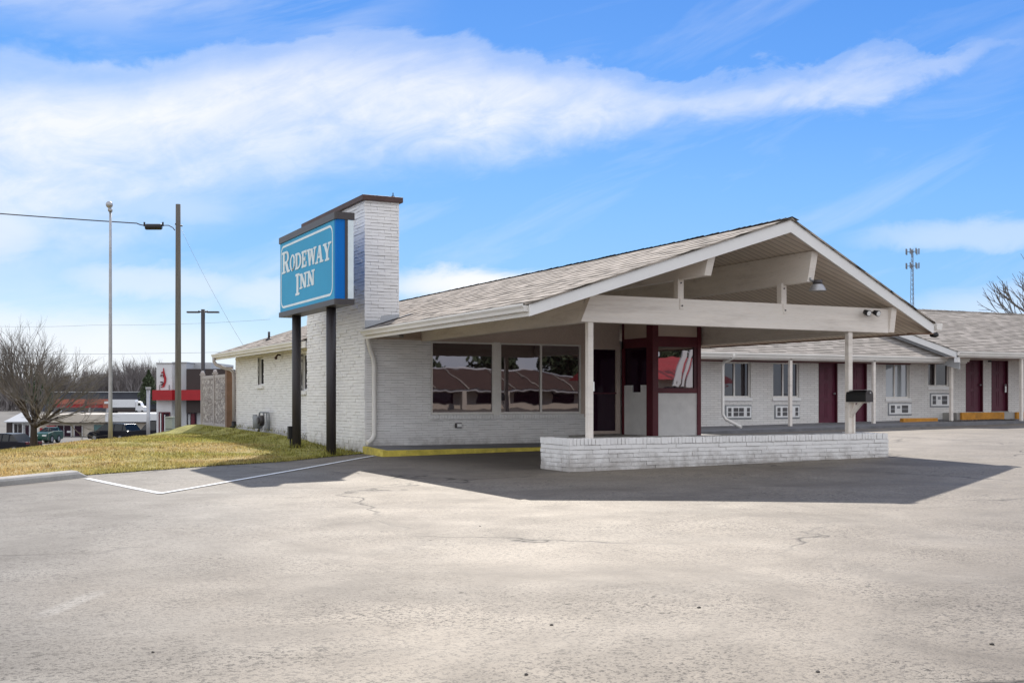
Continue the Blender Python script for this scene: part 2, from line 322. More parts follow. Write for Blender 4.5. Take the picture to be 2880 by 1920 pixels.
# ------------------------------------------------------------------ mesh builder
class MB:
    def __init__(s): s.v = []; s.f = []; s.mi = []; s.sm = []
    def quad(s, pts, mi=0, smooth=False):
        n = len(s.v); s.v += [tuple(p) for p in pts]; s.f.append(tuple(range(n, n + len(pts)))); s.mi.append(mi); s.sm.append(smooth)
    def box(s, x0, y0, z0, x1, y1, z1, mi=0):
        s.obox((x0, y0, z0), (x1 - x0, 0, 0), (0, y1 - y0, 0), (0, 0, z1 - z0), mi)
    def obox(s, o, a, b, c, mi=0):
        o, a, b, c = map(Vector, (o, a, b, c)); n = len(s.v)
        if a.cross(b).dot(c) < 0: a, b = b, a
        s.v += [tuple(p) for p in (o, o + a, o + a + b, o + b, o + c, o + a + c, o + a + b + c, o + b + c)]
        for q in ((3, 2, 1, 0), (4, 5, 6, 7), (0, 1, 5, 4), (1, 2, 6, 5), (2, 3, 7, 6), (3, 0, 4, 7)):
            s.f.append(tuple(n + i for i in q)); s.mi.append(mi); s.sm.append(False)
    def prism(s, poly, ext, mi=0):
        """closed polygon (list of 3D points) pushed along ext"""
        e = Vector(ext); P = [Vector(p) for p in poly]; k = len(P)
        nrm = Vector((0, 0, 0))
        for i in range(k): nrm += (P[i] - P[0]).cross(P[(i + 1) % k] - P[0])
        if nrm.dot(e) > 0: P = P[::-1]
        n = len(s.v); s.v += [tuple(p) for p in P] + [tuple(p + e) for p in P]
        s.f.append(tuple(range(n, n + k))); s.f.append(tuple(range(n + 2 * k - 1, n + k - 1, -1)))
        s.mi += [mi, mi]; s.sm += [False, False]
        for i in range(k):
            j = (i + 1) % k; s.f.append((n + i, n + k + i, n + k + j, n + j)); s.mi.append(mi); s.sm.append(False)
    def tube(s, path, rad, sides=8, cap=True, mi=0, smooth=True):
        path = [Vector(p) for p in path]; rads = rad if isinstance(rad, (list, tuple)) else [rad] * len(path)
        n0 = len(s.v); ref = None
        for i, p in enumerate(path):
            d = (path[min(i + 1, len(path) - 1)] - path[max(i - 1, 0)]).normalized()
            if ref is None: ref = d.orthogonal().normalized()
            ref = (ref - d * ref.dot(d)); ref = ref.normalized() if ref.length > 1e-6 else d.orthogonal().normalized()
            q = d.cross(ref)
            for k in range(sides):
                a = 2 * math.pi * k / sides
                s.v.append(tuple(p + (ref * math.cos(a) + q * math.sin(a)) * rads[i]))
        for i in range(len(path) - 1):
            for k in range(sides):
                k2 = (k + 1) % sides; a = n0 + i * sides
                s.f.append((a + k, a + k2, a + sides + k2, a + sides + k)); s.mi.append(mi); s.sm.append(smooth)
        if cap:
            s.f.append(tuple(n0 + k for k in range(sides))[::-1]); s.f.append(tuple(n0 + (len(path) - 1) * sides + k for k in range(sides)))
            s.mi += [mi, mi]; s.sm += [False, False]
    def ball(s, c, r, seg=12, rings=8, mi=0, sz=1):
        c = Vector(c); n0 = len(s.v)
        for i in range(rings + 1):
            t = math.pi * i / rings
            for k in range(seg):
                a = 2 * math.pi * k / seg
                s.v.append((c.x + r * math.sin(t) * math.cos(a), c.y + r * math.sin(t) * math.sin(a), c.z + r * sz * math.cos(t)))
        for i in range(rings):
            for k in range(seg):
                k2 = (k + 1) % seg; s.f.append((n0 + i * seg + k, n0 + (i + 1) * seg + k, n0 + (i + 1) * seg + k2, n0 + i * seg + k2)); s.mi.append(mi); s.sm.append(True)
    def build(s, name, mats, parent=None, bevel=0, local=False):
        root = parent
        org = Vector((0, 0, 0))
        if not local:
            while root is not None: org += root.location; root = root.parent
        me = bpy.data.meshes.new(name)
        me.from_pydata([tuple(Vector(p) - org) for p in s.v], [], s.f)
        mats = mats if isinstance(mats, (list, tuple)) else [mats]
        for m in mats: me.materials.append(M[m] if isinstance(m, str) else m)
        me.polygons.foreach_set('material_index', s.mi); me.polygons.foreach_set('use_smooth', s.sm)
        uv = me.uv_layers.new(name='UVMap'); data = [0.0] * (2 * len(me.loops)); Z = Vector((0, 0, 1))
        for p in me.polygons:
            n = p.normal
            if abs(n.z) > .985 or n.length < 1e-9: h, w = Vector((1, 0, 0)), Vector((0, 1, 0))
            else:
                h = Z.cross(n).normalized(); w = n.cross(h).normalized()
            for li in p.loop_indices:
                co = Vector(s.v[me.loops[li].vertex_index]); data[2 * li] = co.dot(h); data[2 * li + 1] = co.dot(w)
        uv.data.foreach_set('uv', data)
        me.update()
        o = bpy.data.objects.new(name, me); COL.objects.link(o)
        if parent is not None: o.parent = parent
        if bevel:
            bv = o.modifiers.new('bevel', 'BEVEL'); bv.width = bevel; bv.segments = 2; bv.limit_method = 'ANGLE'
        return o
def B(x0, y0, z0, x1, y1, z1):
    m = MB(); m.box(x0, y0, z0, x1, y1, z1); return m
def tag(o, label=None, cat=None, group=None, kind=None):
    if label: o['label'] = label
    if cat: o['category'] = cat
    if group: o['group'] = group
    if kind: o['kind'] = kind
    return o
def thing(name, label, cat, loc, group=None, rz=0):
    o = bpy.data.objects.new(name, None); COL.objects.link(o); o.location = loc; o.rotation_euler = (0, 0, rz)
    o.empty_display_size = .2
    return tag(o, label, cat, group)
def copy_tree(o, parent=None):
    c = o.copy(); COL.objects.link(c); c.parent = parent
    for ch in o.children: copy_tree(ch, c)
    return c

def bricks(mb, O, U, Lw, z0, z1, Nv, holes=(), course=.072, bl=.305, proud=.012, jit=.007, seed=1, deep=.03, zfun=None):
    """real bricks standing proud of a mortar face at O + U*u ; holes = (u0,u1,z0,z1)"""
    rg = random.Random(seed); O = Vector((O[0], O[1], 0)); U = Vector((U[0], U[1], 0)); Nn = Vector((Nv[0], Nv[1], 0))
    nrow = int(round((z1 - z0) / course))
    for r in range(nrow):
        za, zb = z0 + r * course + .004, z0 + (r + 1) * course - .006
        iv = [(0, Lw)]
        for (a, b_, h0, h1) in holes:
            if zb > h0 + .01 and za < h1 - .01:
                nx = []
                for (p, q) in iv:
                    if a > p: nx.append((p, min(q, a)))
                    if b_ < q: nx.append((max(p, b_), q))
                iv = [i for i in nx if i[1] - i[0] > .02]
        off = (.5 if r % 2 else 0) * bl + rg.uniform(-.02, .02)
        for (p, q) in iv:
            k = math.floor((p - off) / bl); x = p
            while x < q - 1e-4:
                k += 1; e = min(q, k * bl + off)
                if e - x < .04: e = min(q, e + bl); k += 1 if e < q else 0
                d = proud + rg.uniform(-jit, jit); t = rg.uniform(-.003, .003)
                g = .0045 if e < q - 1e-4 else 0
                mb.obox(O + U * x - Nn * deep + Vector((0, 0, za + t)), U * (e - x - g), Nn * (deep + d), (0, 0, zb - za + t))
                x = e

# ------------------------------------------------------------------ ground levels
def smooth(x, a, b):
    t = max(0., min(1., (x - a) / (b - a))); return t * t * (3 - 2 * t)
def lot_z(x, y):
    base = .05 + .0137 * (max(-6, min(x, 36)) - 9)
    f = smooth(y, 8, 17)
    return base * f + .012 * mnoise.noise(Vector((x * .25, y * .25, 0)))
EDGE = [(-14., 7.4), (.55, 19.1), (2.2, 20.35), (4.4, 21.5), (6.0, 22.0), (7.3, 23.1), (8.3, 23.85)]
def edge_y(x):
    for (a, b), (c, d) in zip(EDGE, EDGE[1:]):
        if x <= c: return b + (d - b) * (x - a) / (c - a)
    return EDGE[-1][1]
def lawn_z(x, y):
    d = y - edge_y(x)
    z = lot_z(x, min(y, edge_y(x))) + .015 + .10 * smooth(d, 0, 7)
    z += .12 * smooth(x, 7.3, 8.6) * smooth(y, 25.5, 33) + .05 * smooth(x, 7.7, 8.6) * smooth(y, 34, 38) - .11 * smooth(y, 31, 41) * (1 - smooth(x, 7.5, 8.5))
    # beyond the crest the bank falls away to the lower street
    q = ((x - 1.0) * -15.5 + (y - 26.5) * 7) / 17.0
    q -= 1.2 * smooth(x, 5, 9)
    if q > 0: z -= .20 * q * smooth(q, 0, 3) 
    e = y - 44.5
    if e > 0: z -= .22 * e
    z += .025 * mnoise.noise(Vector((x * .6, y * .6, 3))) * smooth(d, .3, 2)
    return max(z, -3.25)
def gridmesh(name, xs, ys, zf, keep, mat_, clampy=None):
    mb = MB(); idx = {}
    for i, x in enumerate(xs):
        for j, y in enumerate(ys): idx[i, j] = None
    def vid(i, j):
        if idx[i, j] is None:
            x, y = xs[i], ys[j]
            idx[i, j] = len(mb.v); mb.v.append((x, y, zf(x, y)))
        return idx[i, j]
    for i in range(len(xs) - 1):
        for j in range(len(ys) - 1):
            if keep((xs[i] + xs[i + 1]) / 2, (ys[j] + ys[j + 1]) / 2):
                mb.f.append((vid(i, j), vid(i + 1, j), vid(i + 1, j + 1), vid(i, j + 1))); mb.mi.append(0); mb.sm.append(True)
    return mb.build(name, mat_)
def rng(a, b, st):
    n = int(round((b - a) / st)); return [a + (b - a) * i / n for i in range(n + 1)]
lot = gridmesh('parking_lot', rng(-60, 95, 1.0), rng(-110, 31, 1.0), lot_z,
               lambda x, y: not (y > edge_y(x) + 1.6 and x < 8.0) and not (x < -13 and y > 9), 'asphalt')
tag(lot, kind='structure')
# lawn: a sheet in (x, distance behind the edge)
lm = MB(); nx = rng(-13.5, 8.35, .42)
nt_ = [0, .15, .4, .8, 1.3, 2, 2.8, 3.6, 4.6, 5.6, 6.8, 8, 9.4, 11, 12.6, 14.4, 16.4, 18.6, 21, 24, 28, 34, 44]
for x in nx:
    for t in nt_:
        y = edge_y(x) + t; lm.v.append((x, y, lawn_z(x, y)))
K = len(nt_)
for i in range(len(nx) - 1):
    for j in range(K - 1):
        lm.f.append((i * K + j, (i + 1) * K + j, (i + 1) * K + j + 1, i * K + j + 1)); lm.mi.append(0); lm.sm.append(True)
# strip of bank behind the fence and beside the back of the office
n0 = len(lm.v); bx = rng(8.35, 30, 2.2); by = rng(38.3, 70, 1.6)
for x in bx:
    for y in by: lm.v.append((x, y, max(-3.25, .27 - .22 * max(0, y - 44.5) if x < 10 else .2 - .22 * max(0, y - 42))))
K2 = len(by)
for i in range(len(bx) - 1):
    for j in range(K2 - 1):
        a = n0 + i * K2 + j; lm.f.append((a, a + K2, a + K2 + 1, a + 1)); lm.mi.append(0); lm.sm.append(True)
tag(lm.build('lawn', 'lawn'), kind='structure')
gm = MB(); gm.quad([(-2500, -2500, -2.60), (2500, -2500, -2.60), (2500, 3500, -2.60), (-2500, 3500, -2.60)])
tag(gm.build('ground', 'ground'), kind='structure')
# grass blades over the part of the lawn in view
rg = random.Random(3); gb = MB()
def blade(x, y, h, w):
    z = lawn_z(x, y) - .004; a = rg.uniform(0, 6.283); ca, sa = math.cos(a) * w, math.sin(a) * w
    lx, ly = rg.uniform(-.7, .7) * h, rg.uniform(-.7, .7) * h
    n = len(gb.v); gb.v += [(x - ca, y - sa, z), (x + ca, y + sa, z), (x + lx, y + ly, z + h)]
    gb.f.append((n, n + 1, n + 2)); gb.mi.append(0); gb.sm.append(False)
cnt = 0
while cnt < 90000:
    x = rg.uniform(-7, 8.25); t = rg.random() ** 1.35 * 17; y = edge_y(x) + t - .03 + rg.uniform(-.05, .05)
    q = ((x - 1.0) * -15.5 + (y - 26.5) * 7) / 17.0
    if q > 3.5 or y > 41: continue
    if x > 6.9 and y < 29 and rg.random() < .6: continue
    if mnoise.noise(Vector((x * 1.1, y * 1.1, 9))) < -.25 and rg.random() < .6: continue
    k = .6 + .7 * (mnoise.noise(Vector((x * .8, y * .8, 5))) + .5)
    blade(x, y, max(.018, rg.uniform(.025, .055) * k), rg.uniform(.004, .008) * (1 + t * .04)); cnt += 1
for _ in range(2600):   # ragged edge creeping over the paving
    x = rg.uniform(-6, 8.2); y = edge_y(x) - abs(rg.gauss(0, .07)) * (1 + mnoise.noise(Vector((x * 2, 0, 2)))); blade(x, y, rg.uniform(.02, .05), rg.uniform(.005, .009))
for _ in range(260):   # coarse tufts
    cx, t = rg.uniform(-6, 8), rg.random() ** 1.3 * 15; cy = edge_y(cx) + t; h_ = rg.uniform(.05, .10)
    if ((cx - 1.0) * -15.5 + (cy - 26.5) * 7) / 17.0 > 3 or cy > 40: continue
    for _k in range(16): blade(cx + rg.gauss(0, .07), cy + rg.gauss(0, .07), h_ * rg.uniform(.5, 1.1), rg.uniform(.006, .011))
for _ in range(900):   # longer tufts along the walls and the sign posts
    x, y = rg.choice([(8.2 - rg.random() ** 2 * .5, rg.uniform(23.9, 28.2)), (8.7 - rg.random() ** 2 * .5, rg.uniform(28.4, 38)), (7.38 + rg.gauss(0, .12), 26.1 + rg.gauss(0, .12)), (7.38 + rg.gauss(0, .12), 23.45 + rg.gauss(0, .12))])
    blade(x, y, rg.uniform(.05, .16), rg.uniform(.005, .009))
gbo = gb.build('grass', 'blade'); ca_ = gbo.data.color_attributes.new('tone', 'FLOAT_COLOR', 'CORNER'); rgt = random.Random(4); cd_ = []
for p_ in gbo.data.polygons:
    t_ = rgt.choice((.35, .6, .8, 1.0, 1.15, 1.35)); w_ = rgt.uniform(-.08, .12)
    cd_ += [t_ * (1 + w_), t_, t_ * (1 - w_), 1] * 3
ca_.data.foreach_set('color', cd_)
tag(gbo, 'dry tan and green grass of the bank left of the motel', 'grass', kind='stuff')
# ================================================================== MOTEL OFFICE
XE, XP, XR = 8.20, 13.0, 17.75
YE, YP, YR, YB = 15.80, 15.31, 16.60, 39.2
ZE, ZP = 2.755, 4.345
SL, SR = (ZP - ZE) / (XP - XE), (ZP - 2.77) / (XR - XP)
def roof_z(x): return ZE + SL * (x - XE) if x <= XP else ZP - SR * (x - XP)
SOF = .225
def soff(x): return roof_z(x) - SOF
office = thing('motel_office', 'white painted brick motel office with a gabled drive-through canopy and brick chimney', 'motel office', (12.5, 24, .05))
# --- body
w = MB()
w.box(8.95, 23.90, -.3, 16.2, 38.5, 2.66)                                   # core
Y1a, Y1b, Y2a, Y2b = 34.72, 35.45, 29.95, 30.62
for (ya, yb, za, zb) in ((23.9, Y2a, -.3, 2.66), (Y2a, Y2b, -.3, 1.46), (Y2a, Y2b, 2.47, 2.66), (Y2b, Y1a, -.3, 2.66), (Y1a, Y1b, -.3, 1.66), (Y1a, Y1b, 2.51, 2.66), (Y1b, 38.5, -.3, 2.66)):
    w.box(8.785, ya, za, 8.95, yb, zb)
w.box(8.30, 23.832, -.2, 9.83, 23.9, 2.56); w.box(9.83, 23.832, -.2, 13.95, 23.9, .77)
wall = w.build('wall', 'mortar', office)
b = MB()
bricks(b, (8.27, 23.832), (1, 0), 1.56, .05, 2.57, (0, -1), seed=2, course=.0535, bl=.30, proud=.008, jit=.004)
bricks(b, (9.83, 23.832), (1, 0), 4.12, .05, .78, (0, -1), seed=3, course=.0535, bl=.30, proud=.008, jit=.004)
bricks(b, (8.785, 38.5), (0, -1), 10.2, .02, 2.61, (-1, 0), holes=[(38.5 - Y1b, 38.5 - Y1a, 1.66, 2.51), (38.5 - Y2b, 38.5 - Y2a, 1.46, 2.47)], seed=4, proud=.012, jit=.007)
b.build('brickwork', 'brick', wall)
# far gable above the rear wall
g = MB(); g.prism([(8.8, 38.3, 2.6), (16.2, 38.3, 2.6), (16.2, 38.3, soff(16.2)), (13, 38.3, soff(13)), (8.8, 38.3, soff(8.8))], (0, .15, 0)); g.build('gable_panel', 'panel', office)
# --- front wall: beige panel over windows
p = MB(); p.prism([(9.2, 23.875, 2.555), (14.86, 23.875, 2.555), (14.86, 23.875, soff(14.86) + .05), (13, 23.875, soff(13) + .05), (9.2, 23.875, soff(9.2) + .05)], (0, .05, 0))
p.box(13.72, 23.845, .36, 13.95, 23.9, 2.56); p.build('front_panel', 'panel', office)
cv = MB(); cv.box(9.83, 23.84, 2.545, 14.86, 23.875, 2.575); cv.box(8.3, 23.80, 2.56, 9.9, 23.86, 2.60); cv.build('trim_strip', 'panel', office)
def window(x0, x1, z0, z1, mulls=(), glass='glass'):
    f = MB(); t = .035; y0, y1 = 23.825, 23.88
    f.box(x0, y0, z0, x1, y1, z0 + .05); f.box(x0, y0, z1 - t, x1, y1, z1); f.box(x0, y0 + .002, z0 + .05, x0 + t, y1, z1 - t); f.box(x1 - t, y0 + .002, z0 + .05, x1, y1, z1 - t)
    for m_ in mulls: f.box(m_ - .022, y0 + .004, z0 + .05, m_ + .022, y1, z1 - t)
    fr = f.build('window', 'trim', office)
    xs = [x0 + t] + [q for m_ in mulls for q in (m_ - .022, m_ + .022)] + [x1 - t]
    for a, c in zip(xs[::2], xs[1::2]):
        pb = MB(); n = 8
        pb.quad([(a, 23.862, z0 + .05), (c, 23.862, z0 + .05), (c, 23.862, z1 - t), (a, 23.862, z1 - t)]); pb.build('pane', glass, fr)
    return fr
window(9.84, 11.41, .885, 2.54); window(11.565, 13.735, .885, 2.54, (12.655,))
pr = B(11.41, 23.815, .87, 11.565, 23.88, 2.555); pr.build('window_pier', 'trim', office)
s = MB(); rr = random.Random(5)
x = 9.80
while x < 13.80:
    s.box(x, 23.775 + rr.uniform(-.004, .004), .785 + rr.uniform(-.003, .003), x + .065, 23.86, .878); x += .0715
s.box(9.81, 23.79, .79, 13.8, 23.85, .872); s.build('window_sill', 'brick', office)
ob = MB(); ob.box(10.42, 23.785, .575, 10.58, 23.83, .69); o1 = ob.build('outlet_box', 'dark', office, .006)
ob = MB(); ob.box(10.46, 23.775, .60, 10.57, 23.787, .675); ob.build('outlet_cover', 'white', o1)
# --- lobby door
d = MB(); d.box(13.95, 23.80, .385, 14.84, 23.88, .46); d.box(13.95, 23.80, 2.44, 14.84, 23.88, 2.545); d.box(13.95, 23.803, .46, 14.02, 23.88, 2.44); d.box(14.72, 23.803, .46, 14.84, 23.88, 2.44)
door = d.build('lobby_door', 'panel', office)
q = MB(); q.quad([(14.02, 23.85, .46), (14.72, 23.85, .46), (14.72, 23.85, 2.44), (14.02, 23.85, 2.44)]); q.build('pane', 'glassdark', door)
h = MB(); h.box(14.02, 23.79, 1.36, 14.72, 23.815, 1.395); h.build('push_bar', 'maroon_dark', door)
# --- night-window booth
BX0, BX1, BY = 14.87, 16.25, 22.42
k = MB()
k.box(BX0, BY, .37, BX0 + .155, BY + .27, soff(14.95) + .03)                              # corner post
k.box(BX1 - .10, BY, .37, BX1, BY + .12, soff(16.2) + .03)
k.box(BX0 + .155, BY + .012, 2.47, BX1 - .10, BY + .10, 2.715); k.box(BX0 + .155, BY + .012, 1.375, BX1 - .10, BY + .10, 1.495)
k.box(BX0 + .012, BY + .27, 2.47, BX0 + .10, 23.80, 2.69); k.box(BX0 + .012, 23.72, .37, BX0 + .10, 23.80, soff(14.95) + .03)
booth = k.build('booth', 'maroon', office)
k = MB(); k.box(BX0 + .155, BY + .03, .37, BX1 - .10, BY + .08, 1.375); k.build('lower_panel', 'white', booth)
k = MB(); zt = 1.57; ya, yb = BY + .27, 23.72
k.prism([(BX0 + .03, ya, .37), (BX0 + .03, yb, .37), (BX0 + .03, yb, zt), (BX0 + .03, yb - .36, zt), (BX0 + .03, yb - .36, zt - .17), (BX0 + .03, ya + .30, zt - .17), (BX0 + .03, ya + .30, zt), (BX0 + .03, ya, zt)], (.05, 0, 0)); k.build('lower_panel', 'white', booth)
k = MB(); k.quad([(BX0 + .06, yb, 1.30), (BX0 + .06, ya, 1.30), (BX0 + .06, ya, 2.47), (BX0 + .06, yb, 2.47)]); k.build('side_pane', 'glassdark', booth)
k = MB(); k.quad([(BX0 + .155, BY + .05, 1.495), (BX1 - .10, BY + .05, 1.495), (BX1 - .10, BY + .05, 2.47), (BX0 + .155, BY + .05, 2.47)]); k.build('front_pane', 'glassbooth', booth)
k = MB(); k.box(BX1 - .19, BY + .02, 1.495, BX1 - .10, BY + .045, 2.47); k.build('sash', 'maroon_dark', booth)
k = MB(); k.box(BX0 + .155, BY + .03, 2.715, BX1 - .10, BY + .06, soff(15.9)); k.box(BX0 + .03, BY + .27, 2.69, BX0 + .06, 23.72, soff(14.9)); k.build('upper_panel', 'panel', booth)
k = MB(); k.box(BX1 - .04, BY + .12, .3, BX1 - .01, 23.9, 3.0); k.build('side_panel', 'maroon', booth)
# --- roof
rf = MB()
rf.prism([(XE, YE, ZE), (XP, YP, ZP), (XP, YB, ZP), (XE, YB, ZE), (XE, 28.33, ZE), (9.0, 28.33, roof_z(9.0)), (9.0, 23.83, roof_z(9.0)), (XE, 23.83, ZE)], (0, 0, -.03))
rf.prism([(XP, YP, ZP), (XR, YR, 2.77), (XR, YB, 2.77), (XP, YB, ZP)], (0, 0, -.03))
roof = rf.build('roof', 'shingle', office)
# ridge caps, slightly uneven
rc = MB(); y = YP; rr = random.Random(11)
while y < YB:
    e = min(YB, y + .16); z = ZP + .012 + rr.uniform(0, .012)
    for sgn, s_ in ((-1, SL), (1, SR)):
        rc.quad([(XP, y, z + .006), (XP + sgn * .16, y, z - s_ * .16 + .006), (XP + sgn * .16, e, z - s_ * .16 - .004), (XP, e, z - .004)][::sgn])
    y = e
rc.build('ridge_cap', 'shingle', roof)
fs = MB()
fs.prism([(XE + .01, YE + .03, ZE - .03), (XP, YP + .03, ZP - .03), (XP, YP + .03, ZP - .245), (XE + .01, YE + .03, ZE - .215)], (0, .04, 0))
fs.prism([(XP, YP + .03, ZP - .03), (XR - .01, YR + .03, 2.74), (XR - .01, YR + .03, 2.54), (XP, YP + .03, ZP - .245)], (0, .04, 0))
fs.build('rake_board', 'fascia', roof)
fs = MB(); fs.box(XE + .02, YE + .05, 2.545, XE + .06, 23.80, 2.715); fs.build('eave_board', 'trim', roof)
fs = MB(); fs.box(XE + .02, 28.32, 2.545, XE + .06, YB - .02, 2.715); fs.build('eave_board', 'trim', roof)
fs = MB(); fs.box(XR - .06, YR + .05, 2.545, XR - .02, YB - .02, 2.715); fs.build('eave_board', 'trim', roof)
fs = MB(); fs.box(XR - .62, YR - .02, 2.53, XR - .07, YR + .16, 2.548); fs.box(XR - .075, YR + .07, 2.545, XR - .0605, 24, 2.70); fs.build('glow_board', 'fencepost', roof)  # warm brown boards added for the sunlit glow under the right eave
sf = MB(); t = .012
sf.prism([(XE + .05, YE + .06, soff(XE + .05)), (XP, YP + .06, soff(XP)), (XP, YB - .05, soff(XP)), (XE + .05, YB - .05, soff(XE + .05)), (XE + .05, 28.3, soff(XE + .05)), (8.95, 28.3, soff(8.95)), (8.95, 23.83, soff(8.95)), (XE + .05, 23.83, soff(XE + .05))], (0, 0, t))
sf.prism([(XP, YP + .06, soff(XP)), (XR - .05, YR + .06, soff(XR - .05)), (XR - .05, YB - .05, soff(XR - .05)), (XP, YB - .05, soff(XP))], (0, 0, t))
sf.build('soffit', 'planks', roof)
def gutter(x, y0, y1, zt, sgn, parent, name='gutter'):
    g = MB(); pr_ = [(x, zt - .125), (x - sgn * .075, zt - .125), (x - sgn * .085, zt - .08), (x - sgn * .115, zt - .035), (x - sgn * .115, zt), (x - sgn * .10, zt), (x - sgn * .098, zt - .03), (x, zt - .03)]
    g.prism([(a, y0, z) for a, z in pr_], (0, y1 - y0, 0)); return g.build(name, 'trim', parent)
gutter(XE + .02, YE + .10, 23.70, 2.742, 1, roof); gutter(XE + .02, 28.62, YB, 2.742, 1, roof)
g = MB(); g.prism([(XR + .06, YR + .02, 2.63), (XR + .19, YR + .02, 2.63), (XR + .215, YR + .02, 2.71), (XR + .215, YR + .02, 2.755), (XR + .06, YR + .02, 2.755)], (0, .15, 0)); g.build('gutter_end', 'trim', roof)
g = MB(); g.tube([(XR - .05, YR + .06, 2.53), (XR + .05, YR + .06, 2.52), (XR + .10, YR + .06, 2.535)], .05, 8); g.build('drain_elbow', 'black', roof)
g = MB(); g.prism([(XR - .02 + a, YR + .1, z) for a, z in ((0, 2.62), (.08, 2.62), (.115, 2.70), (.115, 2.74), (0, 2.74))], (0, 20, 0)); g.build('gutter', 'trim', roof)
# vents on the roof
for (x, y, hh) in ((9.35, 36.3, .26), (9.15, 30.4, .10)):
    v = MB(); z = roof_z(x); v.tube([(x, y, z - .02), (x, y, z + .05), (x, y, z + .06)], [.13, .06, .05], 10); v.tube([(x, y, z + .03), (x, y, z + hh)], .038, 10); v.build('vent_pipe', 'dark', roof)
v = MB(); v.box(9.7, 28.9, roof_z(9.7) - .02, 10.1, 29.4, roof_z(10.1) + .16); v.build('roof_vent', 'dark', roof)
# --- canopy timbers
def purlin(x0, x1, yb, yt, ye, zb, parent=office):
    zt = min(soff(x0), soff(x1)) + .03; m = MB()
    m.prism([(x0, yb, zb), (x0, ye, zb), (x0, ye, zt), (x0, yt, zt)], (x1 - x0, 0, 0)); return m.build('purlin', 'beam', parent)
purlin(11.43, 11.57, 15.68, 15.56, 23.86, 3.318); purlin(13.74, 13.88, 15.78, 15.65, 23.86, 3.325)
purlin(9.60, 9.72, 16.57, 16.57, 23.86, 2.53); purlin(16.31, 16.44, 16.40, 16.33, 23.86, 2.525)
tb = MB(); tb.prism([(9.46, 16.41, 2.525), (16.308, 16.41, 2.51), (16.308, 16.41, 2.975), (9.66, 16.41, 2.985)], (0, .15, 0))
beam = tb.build('tie_beam', 'beam', office, .006)
for x0 in (11.42, 13.70):
    kp = MB(); kp.box(x0, 16.43, 2.95, x0 + .12, 16.56, 3.36); kp.box(x0 + .02, 16.395, 2.80, x0 + .10, 16.412, 2.98); kpo = kp.build('king_post', 'beam', office, .004)
    for z in (2.86, 3.26):
        bo = MB(); bo.tube([(x0 + .06, 16.43 if z > 3 else 16.395, z), (x0 + .06, 16.415 if z > 3 else 16.38, z)], .014, 8); bo.build('bolt', 'dark', kpo)
for x0 in (9.62, 15.32):
    ps = MB(); ps.box(x0, 16.44, .57, x0 + .10, 16.54, 2.53)
    if x0 > 12: ps.box(x0 + .10, 16.40, .57, x0 + .135, 16.52, 1.20)
    po = ps.build('canopy_post', 'beam', office, .004)
    if x0 < 12: B(x0 + .10, 16.45, 1.37, x0 + .125, 16.52, 1.53).build('switch_box', 'white', po)
# --- chimney
c = MB(); c.box(8.276, 23.845, -.2, 9.06, 28.28, 5.60); ch = c.build('chimney', 'mortar', office)
cb = MB()
bricks(cb, (8.276, 28.29), (0, -1), 4.46, -.06, 5.60, (-1, 0), seed=21, proud=.013, jit=.008)
bricks(cb, (8.262, 23.842), (1, 0), .805, 2.53, 5.60, (0, -1), seed=22, proud=.015, jit=.007)
cb.build('brickwork', 'brick', ch)
pa = MB(); pa.prism([(8.27, 23.812, 2.70), (9.07, 23.812, 2.98), (9.07, 23.812, 3.13), (8.65, 23.812, 3.08), (8.62, 23.812, 2.98), (8.27, 23.812, 2.97)], (0, .03, 0)); pa.build('render_patch', 'wallgrey', ch)
fl = MB(); fl.prism([(8.2, 23.79, 2.765), (9.3, 23.79, 3.13), (9.3, 23.5, 3.13), (9.1, 23.5, 3.065), (8.2, 23.7, 2.767)], (0, 0, .012)); fl.build('flashing', 'dark', ch)
cp = MB(); cp.box(8.19, 23.76, 5.60, 9.14, 28.56, 5.72); cp.build('chimney_cap', 'capbrown', ch, .01)
an = MB(); an.tube([(8.95, 23.9, 5.73), (8.95, 23.9, 5.83)], .012, 6); an.box(8.92, 23.88, 5.73, 8.98, 23.94, 5.76); an.build('lightning_rod', 'dark', ch)
# --- left side windows
for (ya, yb, za, zb) in ((Y1a, Y1b, 1.66, 2.51), (Y2a, Y2b, 1.46, 2.47)):
    f = MB(); x0 = 8.86
    f.box(x0, ya, za, x0 + .04, yb, za + .045); f.box(x0, ya, zb - .04, x0 + .04, yb, zb); f.box(x0 + .002, ya, za + .045, x0 + .04, ya + .04, zb - .04); f.box(x0 + .002, yb - .04, za + .045, x0 + .04, yb, zb - .04)
    ym = ya + (yb - ya) * .42; f.box(x0 + .004, ym - .02, za + .045, x0 + .04, ym + .02, zb - .04)
    fo = f.build('side_window', 'white', office)
    g = MB(); g.quad([(x0 + .025, yb, za), (x0 + .025, ym, za), (x0 + .025, ym, zb), (x0 + .025, yb, zb)]); g.build('pane', 'glassroom', fo)
    g = MB(); g.quad([(x0 + .025, ym, za), (x0 + .025, ya, za), (x0 + .025, ya, zb), (x0 + .025, ym, zb)]); g.build('pane', 'glasscurtain', fo)
    s = MB(); y = ya - .06
    while y < yb + .03: s.box(8.70, y, za - .10, 8.86, y + .064, za - .004); y += .0715
    s.build('window_sill', 'brick', fo)
